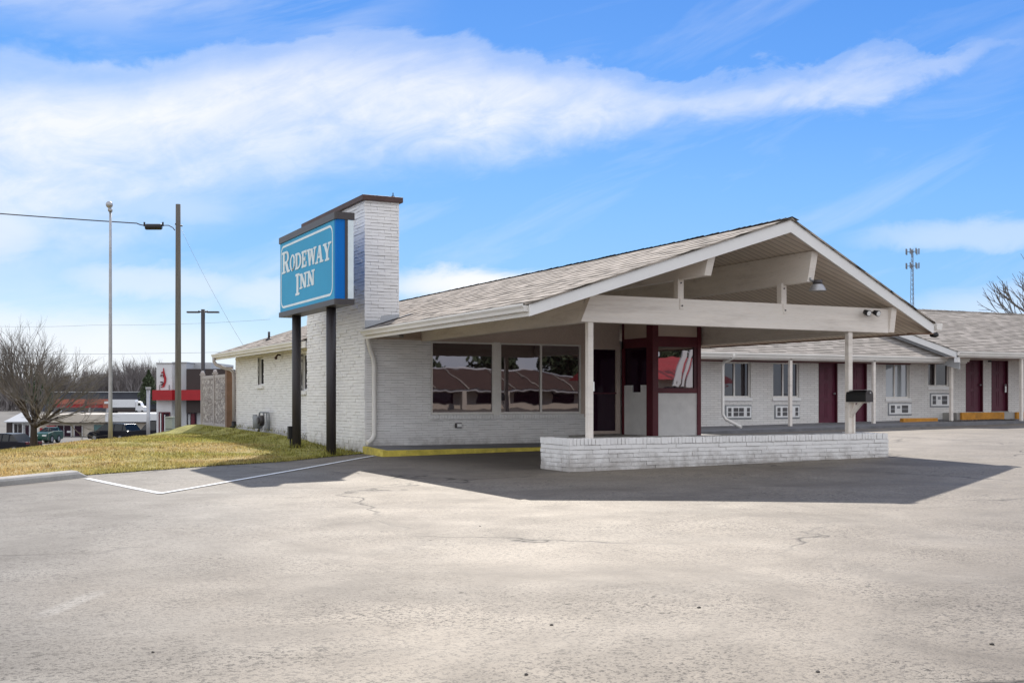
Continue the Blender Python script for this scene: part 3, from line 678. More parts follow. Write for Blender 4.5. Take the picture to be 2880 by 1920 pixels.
# --- downspouts
def pipe(path, name, parent, r=.042, mat_='trim', sides=10):
    m = MB(); m.tube(path, r, sides); return m.build(name, mat_, parent)
pipe([(8.26, 23.60, 2.62), (8.28, 23.64, 2.52), (8.36, 23.72, 2.30), (8.44, 23.755, 2.12), (8.46, 23.765, 1.95), (8.46, 23.765, 1.2), (8.46, 23.765, .55), (8.45, 23.755, .44), (8.40, 23.74, .35), (8.33, 23.72, .30), (8.27, 23.71, .28)], 'downspout', office, .052)
pipe([(8.16, 39.0, 2.62), (8.16, 38.99, 2.50), (8.22, 38.95, 2.40), (8.42, 38.75, 2.28), (8.62, 38.56, 2.22), (8.70, 38.48, 2.12), (8.71, 38.46, 1.9), (8.71, 38.46, .45)], 'downspout', office, .055, 'fencetrim')
pipe([(8.71, 38.46, .47), (8.70, 38.44, .33), (8.62, 38.40, .24)], 'drain_boot', office, .075, 'black')
lb = MB(); lb.tube([(8.74, 32.6, 2.50), (8.66, 32.6, 2.52), (8.60, 32.6, 2.45)], .025, 8); lb.ball((8.60, 32.6, 2.42), .045, 8, 6); lb.build('wall_lamp', 'capbrown', office)

# ================================================================== things round the office
# low brick planter wall
pw = thing('planter_wall', 'low white painted brick wall carrying the two canopy posts', 'brick wall', (12.5, 16.6, .1))
m = MB(); m.box(9.11, 16.155, -.2, 16.02, 17.14, .555); m.build('core', 'mortar', pw)
b = MB(); rr = random.Random(31)
PA = (9.10, 16.15)
bricks(b, (9.098, 16.152), (1, 0), 6.934, -.02, .482, (0, -1), seed=32, course=.0717, bl=.30, proud=.014, jit=.009, deep=.06)
bricks(b, (9.108, 17.15), (0, -1), 1.0, -.02, .482, (-1, 0), seed=33, course=.0717, bl=.30, proud=.014, jit=.009, deep=.06)
bricks(b, (16.022, 16.15), (0, 1), 1.0, -.02, .482, (1, 0), seed=34, course=.0717, bl=.30, proud=.014, jit=.009, deep=.06)
b.build('brickwork', 'brick', pw)
b = MB(); x = 9.085
while x < 16.0:
    t = rr.uniform(-.004, .004); b.box(x, 16.132 + rr.uniform(-.006, .006), .488 + t, x + rr.uniform(.055, .069), 16.36, .588 + t); x += .0715
y = 16.37
while y < 17.12:
    t = rr.uniform(-.004, .004)
    b.box(9.085 + rr.uniform(-.006, .006), y, .488 + t, 9.30, y + .067, .588 + t); b.box(15.82, y, .488 + t, 16.04 + rr.uniform(-.006, .006), y + .067, .588 + t); y += .0715
b.build('coping', 'brick', pw)
m = MB(); m.box(9.30, 16.36, .5, 15.82, 17.14, .575); m.build('fill', 'concrete', pw)

# walkway and kerb
wk = MB(); wz = lambda y: .165 + (y - 22.3) * .022
wk.prism([(8.29, 23.90, wz(23.9)), (8.24, 22.36, wz(22.36)), (13.4, 22.36, wz(22.36)), (13.4, 23.90, wz(23.9))], (0, 0, -.4))
tag(wk.build('walkway', 'walk'), kind='structure')
wk = MB(); wk.box(13.4, 21.95, -.2, 16.9, 23.95, .365)
tag(wk.build('entrance_step', 'concrete'), kind='structure')
kb = MB()
kb.prism([(8.12, 22.27, .168), (13.38, 22.27, .168), (13.38, 22.355, .17), (8.235, 22.355, .17)], (0, 0, -.35))
kb.prism([(8.12, 22.27, .1685), (8.235, 22.36, .1705), (8.285, 23.78, .203), (8.20, 23.78, .203)], (0, 0, -.35))
tag(kb.build('kerb', 'yellow'), 'yellow painted kerb edging the walkway under the lobby windows', 'kerb')
# painted lines
def ground_strip(name, a, b_, wd, zoff=.004, n=14):
    m = MB(); a, b_ = Vector(a), Vector(b_); d = (b_ - a).normalized(); q = Vector((-d.y, d.x)) * wd / 2
    for i in range(n):
        p0, p1 = a.lerp(b_, i / n), a.lerp(b_, (i + 1) / n)
        m.quad([(c_.x, c_.y, lot_z(c_.x, c_.y) + zoff) for c_ in (p0 - q, p1 - q, p1 + q, p0 + q)])
    return m.build(name, 'worn_white')
tag(ground_strip('painted_line', (2.05, 19.45), (2.62, 15.83), .11, .006, 24), kind='structure')
tag(ground_strip('painted_line', (2.58, 15.80), (8.10, 22.72), .10, .010, 40), kind='structure')
# concrete kerb end in front of the bank
kc = MB(); path = [(-9, 11.2), (-4, 15.05), (.2, 18.35), (1.35, 19.25), (1.9, 19.72)]
prev = None
for i, (x, y) in enumerate(path):
    nx_ = path[min(i + 1, len(path) - 1)]; pv = path[max(i - 1, 0)]
    d = Vector((nx_[0] - pv[0], nx_[1] - pv[1])).normalized(); q = Vector((-d.y, d.x))
    z = lot_z(x, y); prof = [(-.10, -.1), (-.095, .07), (-.07, .105), (-.03, .12), (.10, .125), (.14, .11), (.15, -.1)]
    ring = [Vector((x, y, 0)) + Vector((q.x, q.y, 0)) * a + Vector((0, 0, z + h_)) for a, h_ in prof]
    if prev:
        for k_ in range(len(ring) - 1): kc.quad([prev[k_], ring[k_], ring[k_ + 1], prev[k_ + 1]][::1], 0, False)
    prev = ring
tip = Vector((2.18, 19.93, lot_z(2.1, 19.9))) 
for k_ in range(len(prev) - 1): kc.quad([prev[k_], tip + Vector((0, 0, -.03)), prev[k_ + 1]])
tag(kc.build('kerb', 'concrete'), 'pale worn concrete kerb end at the foot of the grass bank', 'kerb')

# mailbox
mbx = thing('mailbox', 'black rural mailbox braced on the right canopy post', 'mailbox', (15.40, 16.25, 1.18))
m = MB(); prof = [(-.085, 0), (.085, 0), (.085, .13), (.075, .175), (.045, .205), (0, .215), (-.045, .205), (-.075, .175), (-.085, .13)]
m.prism([(15.38 + a, 15.97, 1.185 + z) for a, z in prof], (0, .52, 0)); m.build('box', 'black', mbx, .006)
m = MB(); m.prism([(15.38 + a * 1.06, 15.955, 1.183 + z * 1.04) for a, z in prof], (0, .016, 0)); mdoor = m.build('door', 'dark', mbx)
m = MB(); m.box(15.365, 15.93, 1.34, 15.395, 15.956, 1.37); m.build('latch', 'steel', mdoor)
m = MB(); m.box(15.30, 16.0, 1.405, 15.46, 16.4, 1.412); m.build('top_strip', 'steel', mbx)
m = MB(); m.obox((15.35, 16.42, .90), (.05, 0, 0), (0, -.32, .285), (0, .05, .056)); m.build('brace', 'beam', mbx)
m = MB(); m.box(15.34, 15.99, 1.165, 15.42, 16.44, 1.186); m.build('base_board', 'beam', mbx)
# lamps on the canopy
fl_ = thing('floodlight', 'twin black floodlight fixed to the tie beam under the canopy', 'floodlight', (15.75, 16.38, 2.88))
m = MB(); m.box(15.69, 16.36, 2.84, 15.79, 16.412, 2.93); m.build('base', 'black', fl_)
for dx in (-.12, .12):
    m = MB(); m.tube([(15.74 + dx * .4, 16.36, 2.89), (15.74 + dx, 16.30, 2.88)], .014, 6); m.tube([(15.74 + dx, 16.33, 2.89), (15.74 + dx, 16.22, 2.855)], [.045, .058], 12); hd = m.build('lamp_head', 'black', fl_)
    m = MB(); m.tube([(15.74 + dx, 16.221, 2.856), (15.74 + dx, 16.214, 2.854)], .048, 12); m.build('lens', 'lampclear', hd)
bl = thing('canopy_lamp', 'small bell shaped lamp hanging below the right purlin', 'lamp', (13.95, 15.75, 3.3))
m = MB(); m.tube([(13.95, 15.75, 3.36), (13.95, 15.75, 3.28)], .085, 12); m.build('housing', 'dark', bl)
m = MB(); m.tube([(13.95, 15.75, 3.285), (13.95, 15.75, 3.25), (13.95, 15.75, 3.17)], [.09, .12, .155], 16, cap=False); m.build('lamp_shade', 'steel', bl)
m = MB(); m.tube([(13.86, 15.75, 3.33), (13.80, 15.76, 3.36), (13.79, 15.76, 3.40)], .018, 8); m.build('bracket', 'steel', bl)
m = MB(); m.tube([(13.95, 15.75, 3.20), (13.95, 15.75, 3.185)], .13, 14); m.build('diffuser', 'white', bl)

# ------------------------------------------------------------------ the pylon sign
sg = thing('motel_sign', 'blue RODEWAY INN sign cabinet on two dark posts beside the chimney', 'sign', (7.38, 24.8, .1))
SX0, SX1, SYN, SYF = 7.20, 7.56, 22.55, 26.88
for y in (26.12, 23.45):
    m = MB(); m.tube([(7.38, y, -.2), (7.38, y, 3.22)], .105, 20); po = m.build('post', 'post', sg)
    if y > 25:
        m = MB(); m.box(7.20, y + .03, .30, 7.30, y + .14, .60); m.tube([(7.26, y + .09, .32), (7.26, y + .09, 0)], .022, 8); m.build('junction_box', 'black', po)
def sec(x0, x1, y0, y1, z0, z1, r=.07, mi=0):
    m = MB(); poly = [(x1, y1, z0), (x0, y1, z0)]
    for a in range(0, 91, 15): poly.append((x0 + r - r * math.cos(R_(a)), y0 + r - r * math.sin(R_(a)), z0))
    poly.append((x1, y0, z0)); m.prism(poly, (0, 0, z1 - z0)); return m
sec(SX0, SX1, SYN, SYF, 3.30, 4.94, .06).build('cabinet', 'signdeep', sg)
sec(SX0 - .03, SX1 + .03, SYN - .03, SYF + .03, 4.94, 5.085, .08).build('top_trim', 'dark', sg)
sec(SX0 - .03, SX1 + .03, SYN - .03, SYF + .03, 3.185, 3.30, .08).build('bottom_trim', 'dark', sg)
m = MB(); m.box(SX0 + .19, SYN - .012, 3.30, SX0 + .25, SYN + .3, 4.94); m.build('side_trim', 'dark', sg)
m = MB(); m.box(SX0 + .25, SYN - .016, 3.31, SX1 + .012, SYN + .3, 4.93); m.build('back_face', 'signwhite', sg)
fy0, fy1, fz0, fz1 = 22.70, SYF - .005, 3.305, 4.935
m = MB(); m.box(SX0 - .006, fy0 - .06, fz0, SX0 + .01, fy1, fz1); face = m.build('sign_face', 'signblue', sg)
# white keyline with rounded corners
ky0, ky1, kz0, kz1, kw, kr = 22.74, 26.80, 3.385, 4.86, .05, .22
def rr_path(a0, a1, b0, b1, r, n=6):
    pts = []
    for cx, cy, st in ((a1 - r, b1 - r, 0), (a0 + r, b1 - r, 90), (a0 + r, b0 + r, 180), (a1 - r, b0 + r, 270)):
        for i in range(n + 1): t = R_(st + 90 * i / n); pts.append((cx + r * math.cos(t), cy + r * math.sin(t)))
    return pts
o_, i_ = rr_path(ky0, ky1, kz0, kz1, kr), rr_path(ky0 + kw, ky1 - kw, kz0 + kw, kz1 - kw, kr - kw)
m = MB(); xk = SX0 - .009
for k_ in range(len(o_)):
    j = (k_ + 1) % len(o_); m.quad([(xk, *o_[k_]), (xk, *o_[j]), (xk, *i_[j]), (xk, *i_[k_])])
m.build('keyline', 'signwhite', face)
# lettering: slab serif capitals built from strokes; (a, b) in a 0..1 cell, drawn left to right as seen
def bar(a0, b0, a1, b1): return [(a0, b0), (a1, b0), (a1, b1), (a0, b1)]
def slant(a0, b0, a1, b1, wd): return [(a0, b0), (a0 + wd, b0), (a1 + wd, b1), (a1, b1)]
def arc(cx, cy, rx, ry, tx, ty, t0, t1, n=14):
    out = []
    for i in range(n):
        u0, u1 = R_(t0 + (t1 - t0) * i / n), R_(t0 + (t1 - t0) * (i + 1) / n)
        P_ = lambda t, dx, dy: (cx + (rx - dx) * math.cos(t), cy + (ry - dy) * math.sin(t))
        out.append([P_(u0, 0, 0), P_(u1, 0, 0), P_(u1, tx, ty), P_(u0, tx, ty)])
    return out
S = .10
GL = {
 'R': [bar(.12, 0, .34, 1), bar(0, 0, .46, S * .8), bar(0, 1 - S * .8, .4, 1), bar(.3, .92, .58, 1), bar(.3, .44, .58, .53)] + arc(.56, .72, .34, .28, .2, .09, -90, 90) + [slant(.68, 0, .42, .47, .26), bar(.66, 0, 1.02, S * .8)],
 'O': arc(.5, .5, .5, .52, .22, .10, 0, 360, 28),
 'D': [bar(.1, 0, .33, 1), bar(0, 0, .5, .1), bar(0, .9, .5, 1)] + arc(.46, .5, .54, .5, .24, .11, -90, 90, 18),
 'E': [bar(.1, 0, .36, 1), bar(0, 0, .94, .11), bar(0, .89, .92, 1), bar(.3, .45, .7, .55), bar(.80, 0, .94, .30), bar(.80, .72, .92, 1), bar(.62, .36, .72, .64)],
 'W': [slant(.24, 0, .08, 1, .17), slant(.26, 0, .46, .95, .10), slant(.66, 0, .44, .95, .17), slant(.68, 0, .86, 1, .10), bar(0, .91, .36, 1), bar(.36, .91, .72, 1) if False else bar(.40, .88, .64, .97), bar(.76, .91, 1.06, 1)],
 'A': [slant(.04, 0, .42, 1, .10), slant(.64, 0, .38, 1, .24), bar(.22, .30, .72, .39), bar(-.08, 0, .28, .09), bar(.54, 0, 1.02, .09)],
 'Y': [bar(.38, 0, .62, .48), slant(.40, .40, .06, 1, .25), slant(.48, .40, .80, 1, .11), bar(.24, 0, .78, .09), bar(-.04, .91, .42, 1), bar(.64, .91, 1.06, 1)],
 'I': [bar(.28, 0, .72, 1), bar(0, 0, 1, .09), bar(0, .91, 1, 1)],
 'N': [bar(.12, 0, .26, 1), bar(.76, 0, .90, 1), slant(.66, 0, .10, 1, .24), bar(-.02, 0, .40, .09), bar(-.02, .91, .30, 1), bar(.62, .91, 1.04, 1)],
}
def letter(ch, ya, yb, za, zb):
    m = MB(); x = SX0 - .010
    strokes = [(pl, dy, dz) for dy, dz in ((-.016, .004), (.016, -.004), (0, .008)) for pl in GL[ch]]
    for k_, (pl, dy, dz) in enumerate(strokes):
        xx = x - .0003 * (k_ % 29)
        pts = [(xx, ya + (yb - ya) * a + dy, za + (zb - za) * b_ + dz) for a, b_ in pl]
        n_ = Vector((0, 0, 0))
        for i in range(1, len(pts) - 1): n_ += (Vector(pts[i]) - Vector(pts[0])).cross(Vector(pts[i + 1]) - Vector(pts[0]))
        m.quad(pts if n_.x < 0 else pts[::-1])
    return m
for ch_, ya, yb, za, zb in (('R', 26.66, 26.02, 4.20, 4.70), ('O', 25.99, 25.57, 4.20, 4.56), ('D', 25.53, 25.05, 4.19, 4.55), ('E', 25.02, 24.62, 4.18, 4.54), ('W', 24.60, 23.93, 4.17, 4.53), ('A', 23.92, 23.40, 4.155, 4.52), ('Y', 23.38, 22.87, 4.145, 4.51),
                            ('I', 25.52, 25.22, 3.60, 4.08), ('N', 25.17, 24.63, 3.72, 4.05), ('N', 24.58, 24.04, 3.72, 4.05)):
    letter(ch_, ya, yb, za, zb).build('letter', 'signwhite', face)

# ------------------------------------------------------------------ gas meter
gmr = thing('gas_meter', 'grey gas meter and pipework against the left side wall', 'gas meter', (8.6, 33.9, .2))
m = MB(); r_ = .026
m.tube([(8.62, 34.62, .12), (8.62, 34.62, .72), (8.62, 34.60, .80), (8.62, 34.5, .83), (8.62, 33.6, .83), (8.62, 33.5, .82), (8.62, 33.46, .74), (8.62, 33.46, .30)], r_, 8); m.tube([(8.62, 34.1, .83), (8.62, 34.1, .66)], r_, 8); m.tube([(8.62, 33.75, .83), (8.62, 33.75, .40), (8.62, 33.46, .36)], r_ * .8, 8); m.build('pipework', 'meter', gmr)
m = MB(); m.tube([(8.50, 34.34, .34), (8.50, 34.34, .36), (8.50, 34.34, .66), (8.50, 34.34, .72)], [.10, .15, .15, .08], 14); m.build('meter_body', 'meter', gmr, 0)
m = MB(); m.tube([(8.58, 33.98, .58), (8.44, 33.98, .58)], .16, 18); m.tube([(8.45, 33.98, .58), (8.40, 33.98, .58)], .10, 14); m.build('regulator', 'dark', gmr)
m = MB(); m.tube([(8.58, 34.78, .66), (8.47, 34.78, .66)], .10, 14); m.build('regulator', 'meter', gmr)
m = MB(); m.tube([(8.55, 34.45, .30), (8.55, 34.45, .05)], .035, 8); m.build('riser', 'dark', gmr)

# ------------------------------------------------------------------ stone pattern fence
fn = thing('stone_fence', 'taupe moulded stone pattern fence panels beyond the office corner', 'fence', (8.55, 41, .28))
FXa = 8.62
def fpost(y, x=FXa, name='fence_post'):
    m = MB(); m.box(x - .06, y - .06, .0, x + .06, y + .06, 2.12); m.build(name, 'fencetrim', fn)
    c_ = MB(); c_.box(x - .09, y - .09, 2.12, x + .09, y + .09, 2.16); c_.ball((x, y, 2.20), .075, 10, 8); c_.build('post_cap', 'fencetrim', fn)
fpost(43.2); fpost(41.0)
for ya, yb in ((41.06, 43.14), (38.95, 40.94)):
    m = MB(); m.box(FXa - .025, ya, .36, FXa + .025, yb, 1.97); m.build('fence_panel', 'fencestone', fn)
    for z_ in (.26, 1.97):
        m = MB(); m.box(FXa - .035, ya, z_, FXa + .035, yb, z_ + .11); m.build('rail', 'fencetrim', fn)
gp = thing('gate_post', 'brown wooden post between the fence and the office downspout', 'post', (8.6, 38.8, .3))
m = MB(); m.box(8.52, 38.66, 0, 8.70, 38.92, 2.27); m.build('shaft', 'fencepost', gp); m = MB(); m.box(8.50, 38.64, 2.27, 8.72, 38.94, 2.31); m.build('cap', 'fencepost', gp)
# ================================================================== ROOM WINGS
GY = 29.6
def pz(x): return .30 + .0142 * (x - 21)
wing = thing('motel_wing', 'white brick guest room wing with maroon doors behind the office', 'motel wing', (26, 29.6, .3))
wing2 = thing('motel_wing', 'taller stepped up guest room wing at the far right of the motel', 'motel wing', (36, 29.6, .5))
def wall_with_holes(x0, x1, z0, z1, holes, parent, depth=.16):
    m = MB(); xs = sorted({x0, x1, *[h_[0] for h_ in holes], *[h_[1] for h_ in holes]})
    for a, c in zip(xs, xs[1:]):
        hs = [h_ for h_ in holes if h_[0] <= a + 1e-6 and h_[1] >= c - 1e-6]; z = z0
        for h_ in sorted(hs, key=lambda t: t[2]):
            if h_[2] > z: m.box(a, GY, z, c, GY + depth, h_[2])
            z = h_[3]
        if z < z1: m.box(a, GY, z, c, GY + depth, z1)
    return m.build('wall', 'bricktex', parent)
WIN1 = [(22.31, 23.42, 1.285, 2.42), (24.34, 25.43, 1.285, 2.43), (29.28, 30.40, 1.265, 2.47)]
DOOR1 = [(26.26, 27.10, .43, 2.48), (27.58, 28.42, .455, 2.49)]
WIN2 = [(31.30, 32.34, 1.68, 2.62)]
DOOR2 = [(33.15, 34.05, .765, 2.85), (34.47, 35.36, .775, 2.87), (38.2, 39.1, .8, 2.9)]
wall_with_holes(19.0, 31.22, -.1, 2.56, WIN1 + DOOR1, wing); wall_with_holes(31.22, 46, -.1, 2.95, WIN2 + DOOR2, wing2)
m = MB(); m.box(19, GY + .17, -.1, 31.22, 38.5, 2.5); m.build('rooms', 'mortar', wing); m = MB(); m.box(31.22, GY + .17, -.1, 46, 38.5, 2.9); m.build('rooms', 'mortar', wing2)
def room_window(x0, x1, z0, z1, parent, gl=('glassroom', 'glassroom'), split=.45):
    f = MB(); y = GY + .06; t = .045
    f.box(x0, y, z0, x1, y + .06, z0 + t); f.box(x0, y, z1 - t, x1, y + .06, z1); f.box(x0, y + .002, z0 + t, x0 + t, y + .06, z1 - t); f.box(x1 - t, y + .002, z0 + t, x1, y + .06, z1 - t)
    xm = x0 + (x1 - x0) * split; f.box(xm - .025, y + .004, z0 + t, xm + .025, y + .06, z1 - t)
    fo = f.build('window', 'trim', parent)
    for a, c, g_ in ((x0, xm, gl[0]), (xm, x1, gl[1])):
        g = MB(); g.quad([(a, y + .04, z0), (c, y + .04, z0), (c, y + .04, z1), (a, y + .04, z1)]); g.build('pane', g_, fo)
    s = MB(); s.box(x0 - .04, GY - .05, z0 - .115, x1 + .04, GY + .08, z0 - .012); s.build('window_sill', 'brick', fo)
room_window(*WIN1[0], wing); room_window(*WIN1[1], wing, ('glassroom', 'glassroom'), .42); room_window(*WIN1[2], wing, ('glasscurtain', 'glasscurtain'), .42); room_window(*WIN2[0], wing2, ('glassroom', 'glassroom'), .40)
def room_door(x0, x1, z0, z1, parent, tagged=False):
    f = MB(); y = GY + .10; dk = MB()
    f.box(x0 + .03, y, z0, x1 - .03, y + .04, z1 - .02)
    do = f.build('room_door', 'door', parent)
    p = MB(); w_ = x1 - x0
    for r_ in ((.08, .36), (.40, .66), (.70, .92)):
        for c_ in ((.14, .46), (.54, .86)):
            a, c2 = x0 + w_ * c_[0], x0 + w_ * c_[1]; b0, b1 = z0 + (z1 - z0) * r_[0], z0 + (z1 - z0) * r_[1]
            p.box(a, y - .010, b0, c2, y + .002, b0 + .02); p.box(a, y - .010, b1 - .02, c2, y + .002, b1); p.box(a, y - .0095, b0 + .02, a + .02, y + .002, b1 - .02); p.box(c2 - .02, y - .0095, b0 + .02, c2, y + .002, b1 - .02)
    p.build('door_moulding', 'door', do)
    j = MB(); j.box(x1 - .035, GY + .005, z0, x1 + .0, y + .05, z1); j.box(x0, GY + .005, z0, x0 + .03, y + .05, z1); j.build('jamb', 'maroon_dark', do)
    h = MB(); h.tube([(x1 - .11, y, z0 + .98), (x1 - .11, y - .06, z0 + .98)], .022, 8); h.ball((x1 - .11, y - .075, z0 + .98), .034, 8, 6); h.build('handle', 'steel', do)
    t = MB(); t.box(x0, GY - .03, z0 - .05, x1, GY + .16, z0); t.build('threshold', 'concrete', do)
    if tagged:
        k = MB(); k.box(x1 - .15, y - .08, z0 + .70, x1 - .07, y - .075, z0 + .93); k.build('door_hanger', 'white', do)
for i, d_ in enumerate(DOOR1): room_door(*d_, wing, i == 1)
for i, d_ in enumerate(DOOR2): room_door(*d_, wing2, i == 1)
def aircon(x0, x1, z0, z1, parent, style):
    c_ = MB(); y = GY; c_.box(x0, y - .03, z0, x1, y + .05, z1)
    co_ = c_.build('air_conditioner', 'white', parent, .006); W, H_ = x1 - x0, z1 - z0
    g = MB()
    cells = [(.06, .19), (.28, .47), (.50, .69), (.82, .94)] if style == 0 else [(.06, .24), (.56, .84)]
    for a, c in cells:
        for b0, b1 in ((.14, .46), (.54, .86)): g.box(x0 + W * a, y - .034, z0 + H_ * b0, x0 + W * c, y - .02, z0 + H_ * b1)
    s = g
    if style: g.v, g.f, g.mi, g.sm = [], [], [], []
    for a, c in cells:
        for k_ in range(7):
            z = z0 + H_ * (.17 + k_ * .11)
            s.box(x0 + W * a, y - .038, z, x0 + W * c, y - .033, z + .008, 1)
    if not style: s.build('grille', ['dark', 'meter'], co_)
    else:
        for a, c in cells:
            s = MB()
            for b0, b1 in ((.14, .46), (.54, .86)): s.box(x0 + W * a, y - .034, z0 + H_ * b0, x0 + W * c, y - .02, z0 + H_ * b1)
            for k_ in range(7): s.box(x0 + W * a, y - .038, z0 + H_ * (.17 + k_ * .11), x0 + W * c, y - .033, z0 + H_ * (.17 + k_ * .11) + .008, 1)
            s.box(x0 + W * a, y - .0345, z0 + H_ * .44, x0 + W * c, y - .0205, z0 + H_ * .56, 1)
            s.build('grille', ['dark', 'meter'], co_)
    if style:
        k = MB(); k.box(x0 + W * .34, y - .036, z0 + H_ * .55, x0 + W * .48, y - .03, z0 + H_ * .8); k.build('control_panel', 'meter', co_)
    e = MB(); e.box(x0 - .05, y - .012, z0 - .05, x1 + .02, y + .002, z1 + .04); e.build('sleeve', 'meter', co_)
aircon(22.43, 23.42, .625, 1.0, wing, 0); aircon(24.43, 25.42, .625, 1.0, wing, 0); aircon(29.42, 30.46, .70, 1.06, wing, 1); aircon(31.42, 32.34, .98, 1.40, wing2, 1)
# roofs
def wing_roof(x0, x1, y0, z0, yr, parent, mat_, drop, rakeleft=False, xov=0):
    zr = z0 + SL * (yr - y0); m = MB()
    m.prism([(x0, y0, z0), (x1, y0, z0), (x1, yr, zr), (x0, yr, zr)], (0, 0, -.03)); m.prism([(x0, yr, zr), (x1, yr, zr), (x1, 2 * yr - y0, z0), (x0, 2 * yr - y0, z0)], (0, 0, -.03))
    ro = m.build('roof', mat_, parent)
    c_ = MB(); x = x0; rr_ = random.Random(int(x0))
    while x < x1:
        e = min(x1, x + .2); zz = zr + .012 + rr_.uniform(0, .012); c_.quad([(x, yr - .16, zz - .05), (e, yr - .16, zz - .055), (e, yr, zz), (x, yr, zz + .006)]); c_.quad([(x, yr, zz + .006), (e, yr, zz), (e, yr + .16, zz - .055), (x, yr + .16, zz - .05)]); x = e
    c_.build('ridge_cap', mat_, ro)
    f = MB(); f.box(x0 + .02, y0 + .03, z0 - .20, x1 - .02, y0 + .07, z0 - .035); f.build('eave_board', 'trim', ro)
    g = MB(); pr_ = [(y0 + .03, z0 - .15), (y0 - .045, z0 - .15), (y0 - .055, z0 - .10), (y0 - .085, z0 - .05), (y0 - .085, z0 - .01), (y0 - .07, z0 - .01), (y0 + .03, z0 - .04)]
    g.prism([(x0, a, z) for a, z in pr_], (x1 - x0, 0, 0)); g.build('gutter', 'trim', ro)
    s = MB(); s.prism([(x0 + .03, y0 + .07, z0 - .20), (x1 - .03, y0 + .07, z0 - .20), (x1 - .03, GY + .02, z0 - .20), (x0 + .03, GY + .02, z0 - .20)], (0, 0, .012)); s.build('soffit', 'panel', ro)
    if rakeleft:
        r_ = MB(); r_.prism([(x0 + .02, y0 + .03, z0 - .03), (x0 + .02, yr, zr - .03), (x0 + .02, yr, zr - .24), (x0 + .02, y0 + .03, z0 - .24)], (.04, 0, 0))
        r_.build('rake_board', 'fascia', ro)
        r_ = MB(); r_.prism([(x0 + .40, y0 + .3, z0 - .1), (x0 + .40, yr, zr - .2), (x0 + .40, yr, zr - 1.2), (x0 + .40, y0 + .3, z0 - .6)], (.05, 0, 0)); r_.build('gable_panel', 'wallgrey', ro)
        r_ = MB(); r_.prism([(x0 + .065, y0 + .08, z0 - .22), (x0 + .065, yr, zr - .23), (x0 + .40, yr, zr - .23), (x0 + .40, y0 + .08, z0 - .22)], (0, 0, .012)); r_.build('rake_soffit', 'panel', ro)
    return ro
r1 = wing_roof(18.5, 31.95, 28.42, 2.67, 34.3, wing, 'shinglewing', 0)
r2 = wing_roof(30.50, 47, 27.56, 2.84, 33.5, wing2, 'shinglewing', 0, True)
m = MB(); m.box(30.54, 27.61, 2.47, 30.66, 27.75, 2.63); m.build('rake_block', 'fascia', r2)
m = MB(); m.box(19.2, GY - .03, 2.43, 30.42, GY - .001, 2.53); m.build('door_head_strip', 'maroon', wing)
m = MB(); m.box(32.45, GY - .03, 2.86, 46, GY - .001, 2.955); m.build('door_head_strip', 'maroon', wing2)
for x, yq, z1, par in ((24.12, 28.5, 2.50, wing), (27.65, 28.5, 2.50, wing), (31.22, 28.5, 2.50, wing), (33.72, 27.68, 2.66, wing2), (37.5, 27.68, 2.66, wing2)):
    m = MB(); zb = pz(x) if x < 32 else .36; m.box(x - .05, yq - .05, zb, x + .05, yq + .05, z1); m.build('porch_post', 'beam', par, .004)
pipe([(21.78, 28.36, 2.62), (21.78, 28.40, 2.50), (21.76, 28.55, 2.44), (21.70, 28.75, 2.38), (21.70, 28.80, 2.25), (21.70, 28.80, .75), (21.74, 28.70, .60), (21.95, 28.2, .36)], 'downspout', wing, .05)
m = MB(); m.tube([(34.25, GY - .02, 2.74), (34.25, GY - .14, 2.70)], .06, 10); m.tube([(34.25, GY - .12, 2.74), (34.25, GY - .12, 2.58)], [.04, .07], 10); m.build('wall_lamp', 'black', wing2)
# porch slabs
m = MB(); m.prism([(18, 27.25, pz(18)), (31.9, 27.25, pz(31.9)), (31.9, GY + .1, pz(31.9) + .05), (18, GY + .1, pz(18) + .05)], (0, 0, -.5))
tag(m.build('porch_floor', 'walk'), kind='structure')
m = MB(); m.prism([(31.9, 27.25, pz(31.9)), (48, 27.25, .56), (48, 28.96, .56), (31.9, 28.96, pz(31.9) + .04)], (0, 0, -.5))
tag(m.build('walkway', 'walk'), kind='structure')
m = MB(); m.box(32.0, 28.96, 0, 46, GY + .1, .74); tag(m.build('porch_step', 'concrete'), kind='structure')
def okerb(x0, x1, y0, y1, z0, z1, label):
    m = MB(); m.box(x0, y0, z0, x1, y1, z1); tag(m.build('kerb', 'orange', None, .012), label, 'kerb', 'orange painted kerb blocks')
okerb(29.12, 30.72, 28.62, 28.80, .36, .575, 'orange painted kerb block below the curtained window of the room wing')
okerb(32.15, 34.28, 28.86, 28.957, .45, .752, 'orange painted kerb under the first door of the taller wing')
okerb(34.92, 37.2, 28.86, 28.957, .46, .752, 'orange painted kerb under the rightmost maroon door')
# gravel strip between the kerb block and the step
gv = MB(); rr = random.Random(41)
for _ in range(1300):
    x, y = rr.uniform(30.75, 33.8), rr.uniform(27.9, 28.8); r_ = rr.uniform(.012, .04); a = rr.uniform(0, 3.14)
    z = pz(x) + .012; gv.obox((x, y, z - .01), (r_ * math.cos(a), r_ * math.sin(a), rr.uniform(-.01, .01)), (-r_ * math.sin(a), r_ * math.cos(a), rr.uniform(-.01, .01)), (rr.uniform(-.01, .01), 0, r_ * .8))
tag(gv.build('gravel', 'stone'), 'dark gravel strip in front of the stepped wing', 'gravel', kind='stuff')

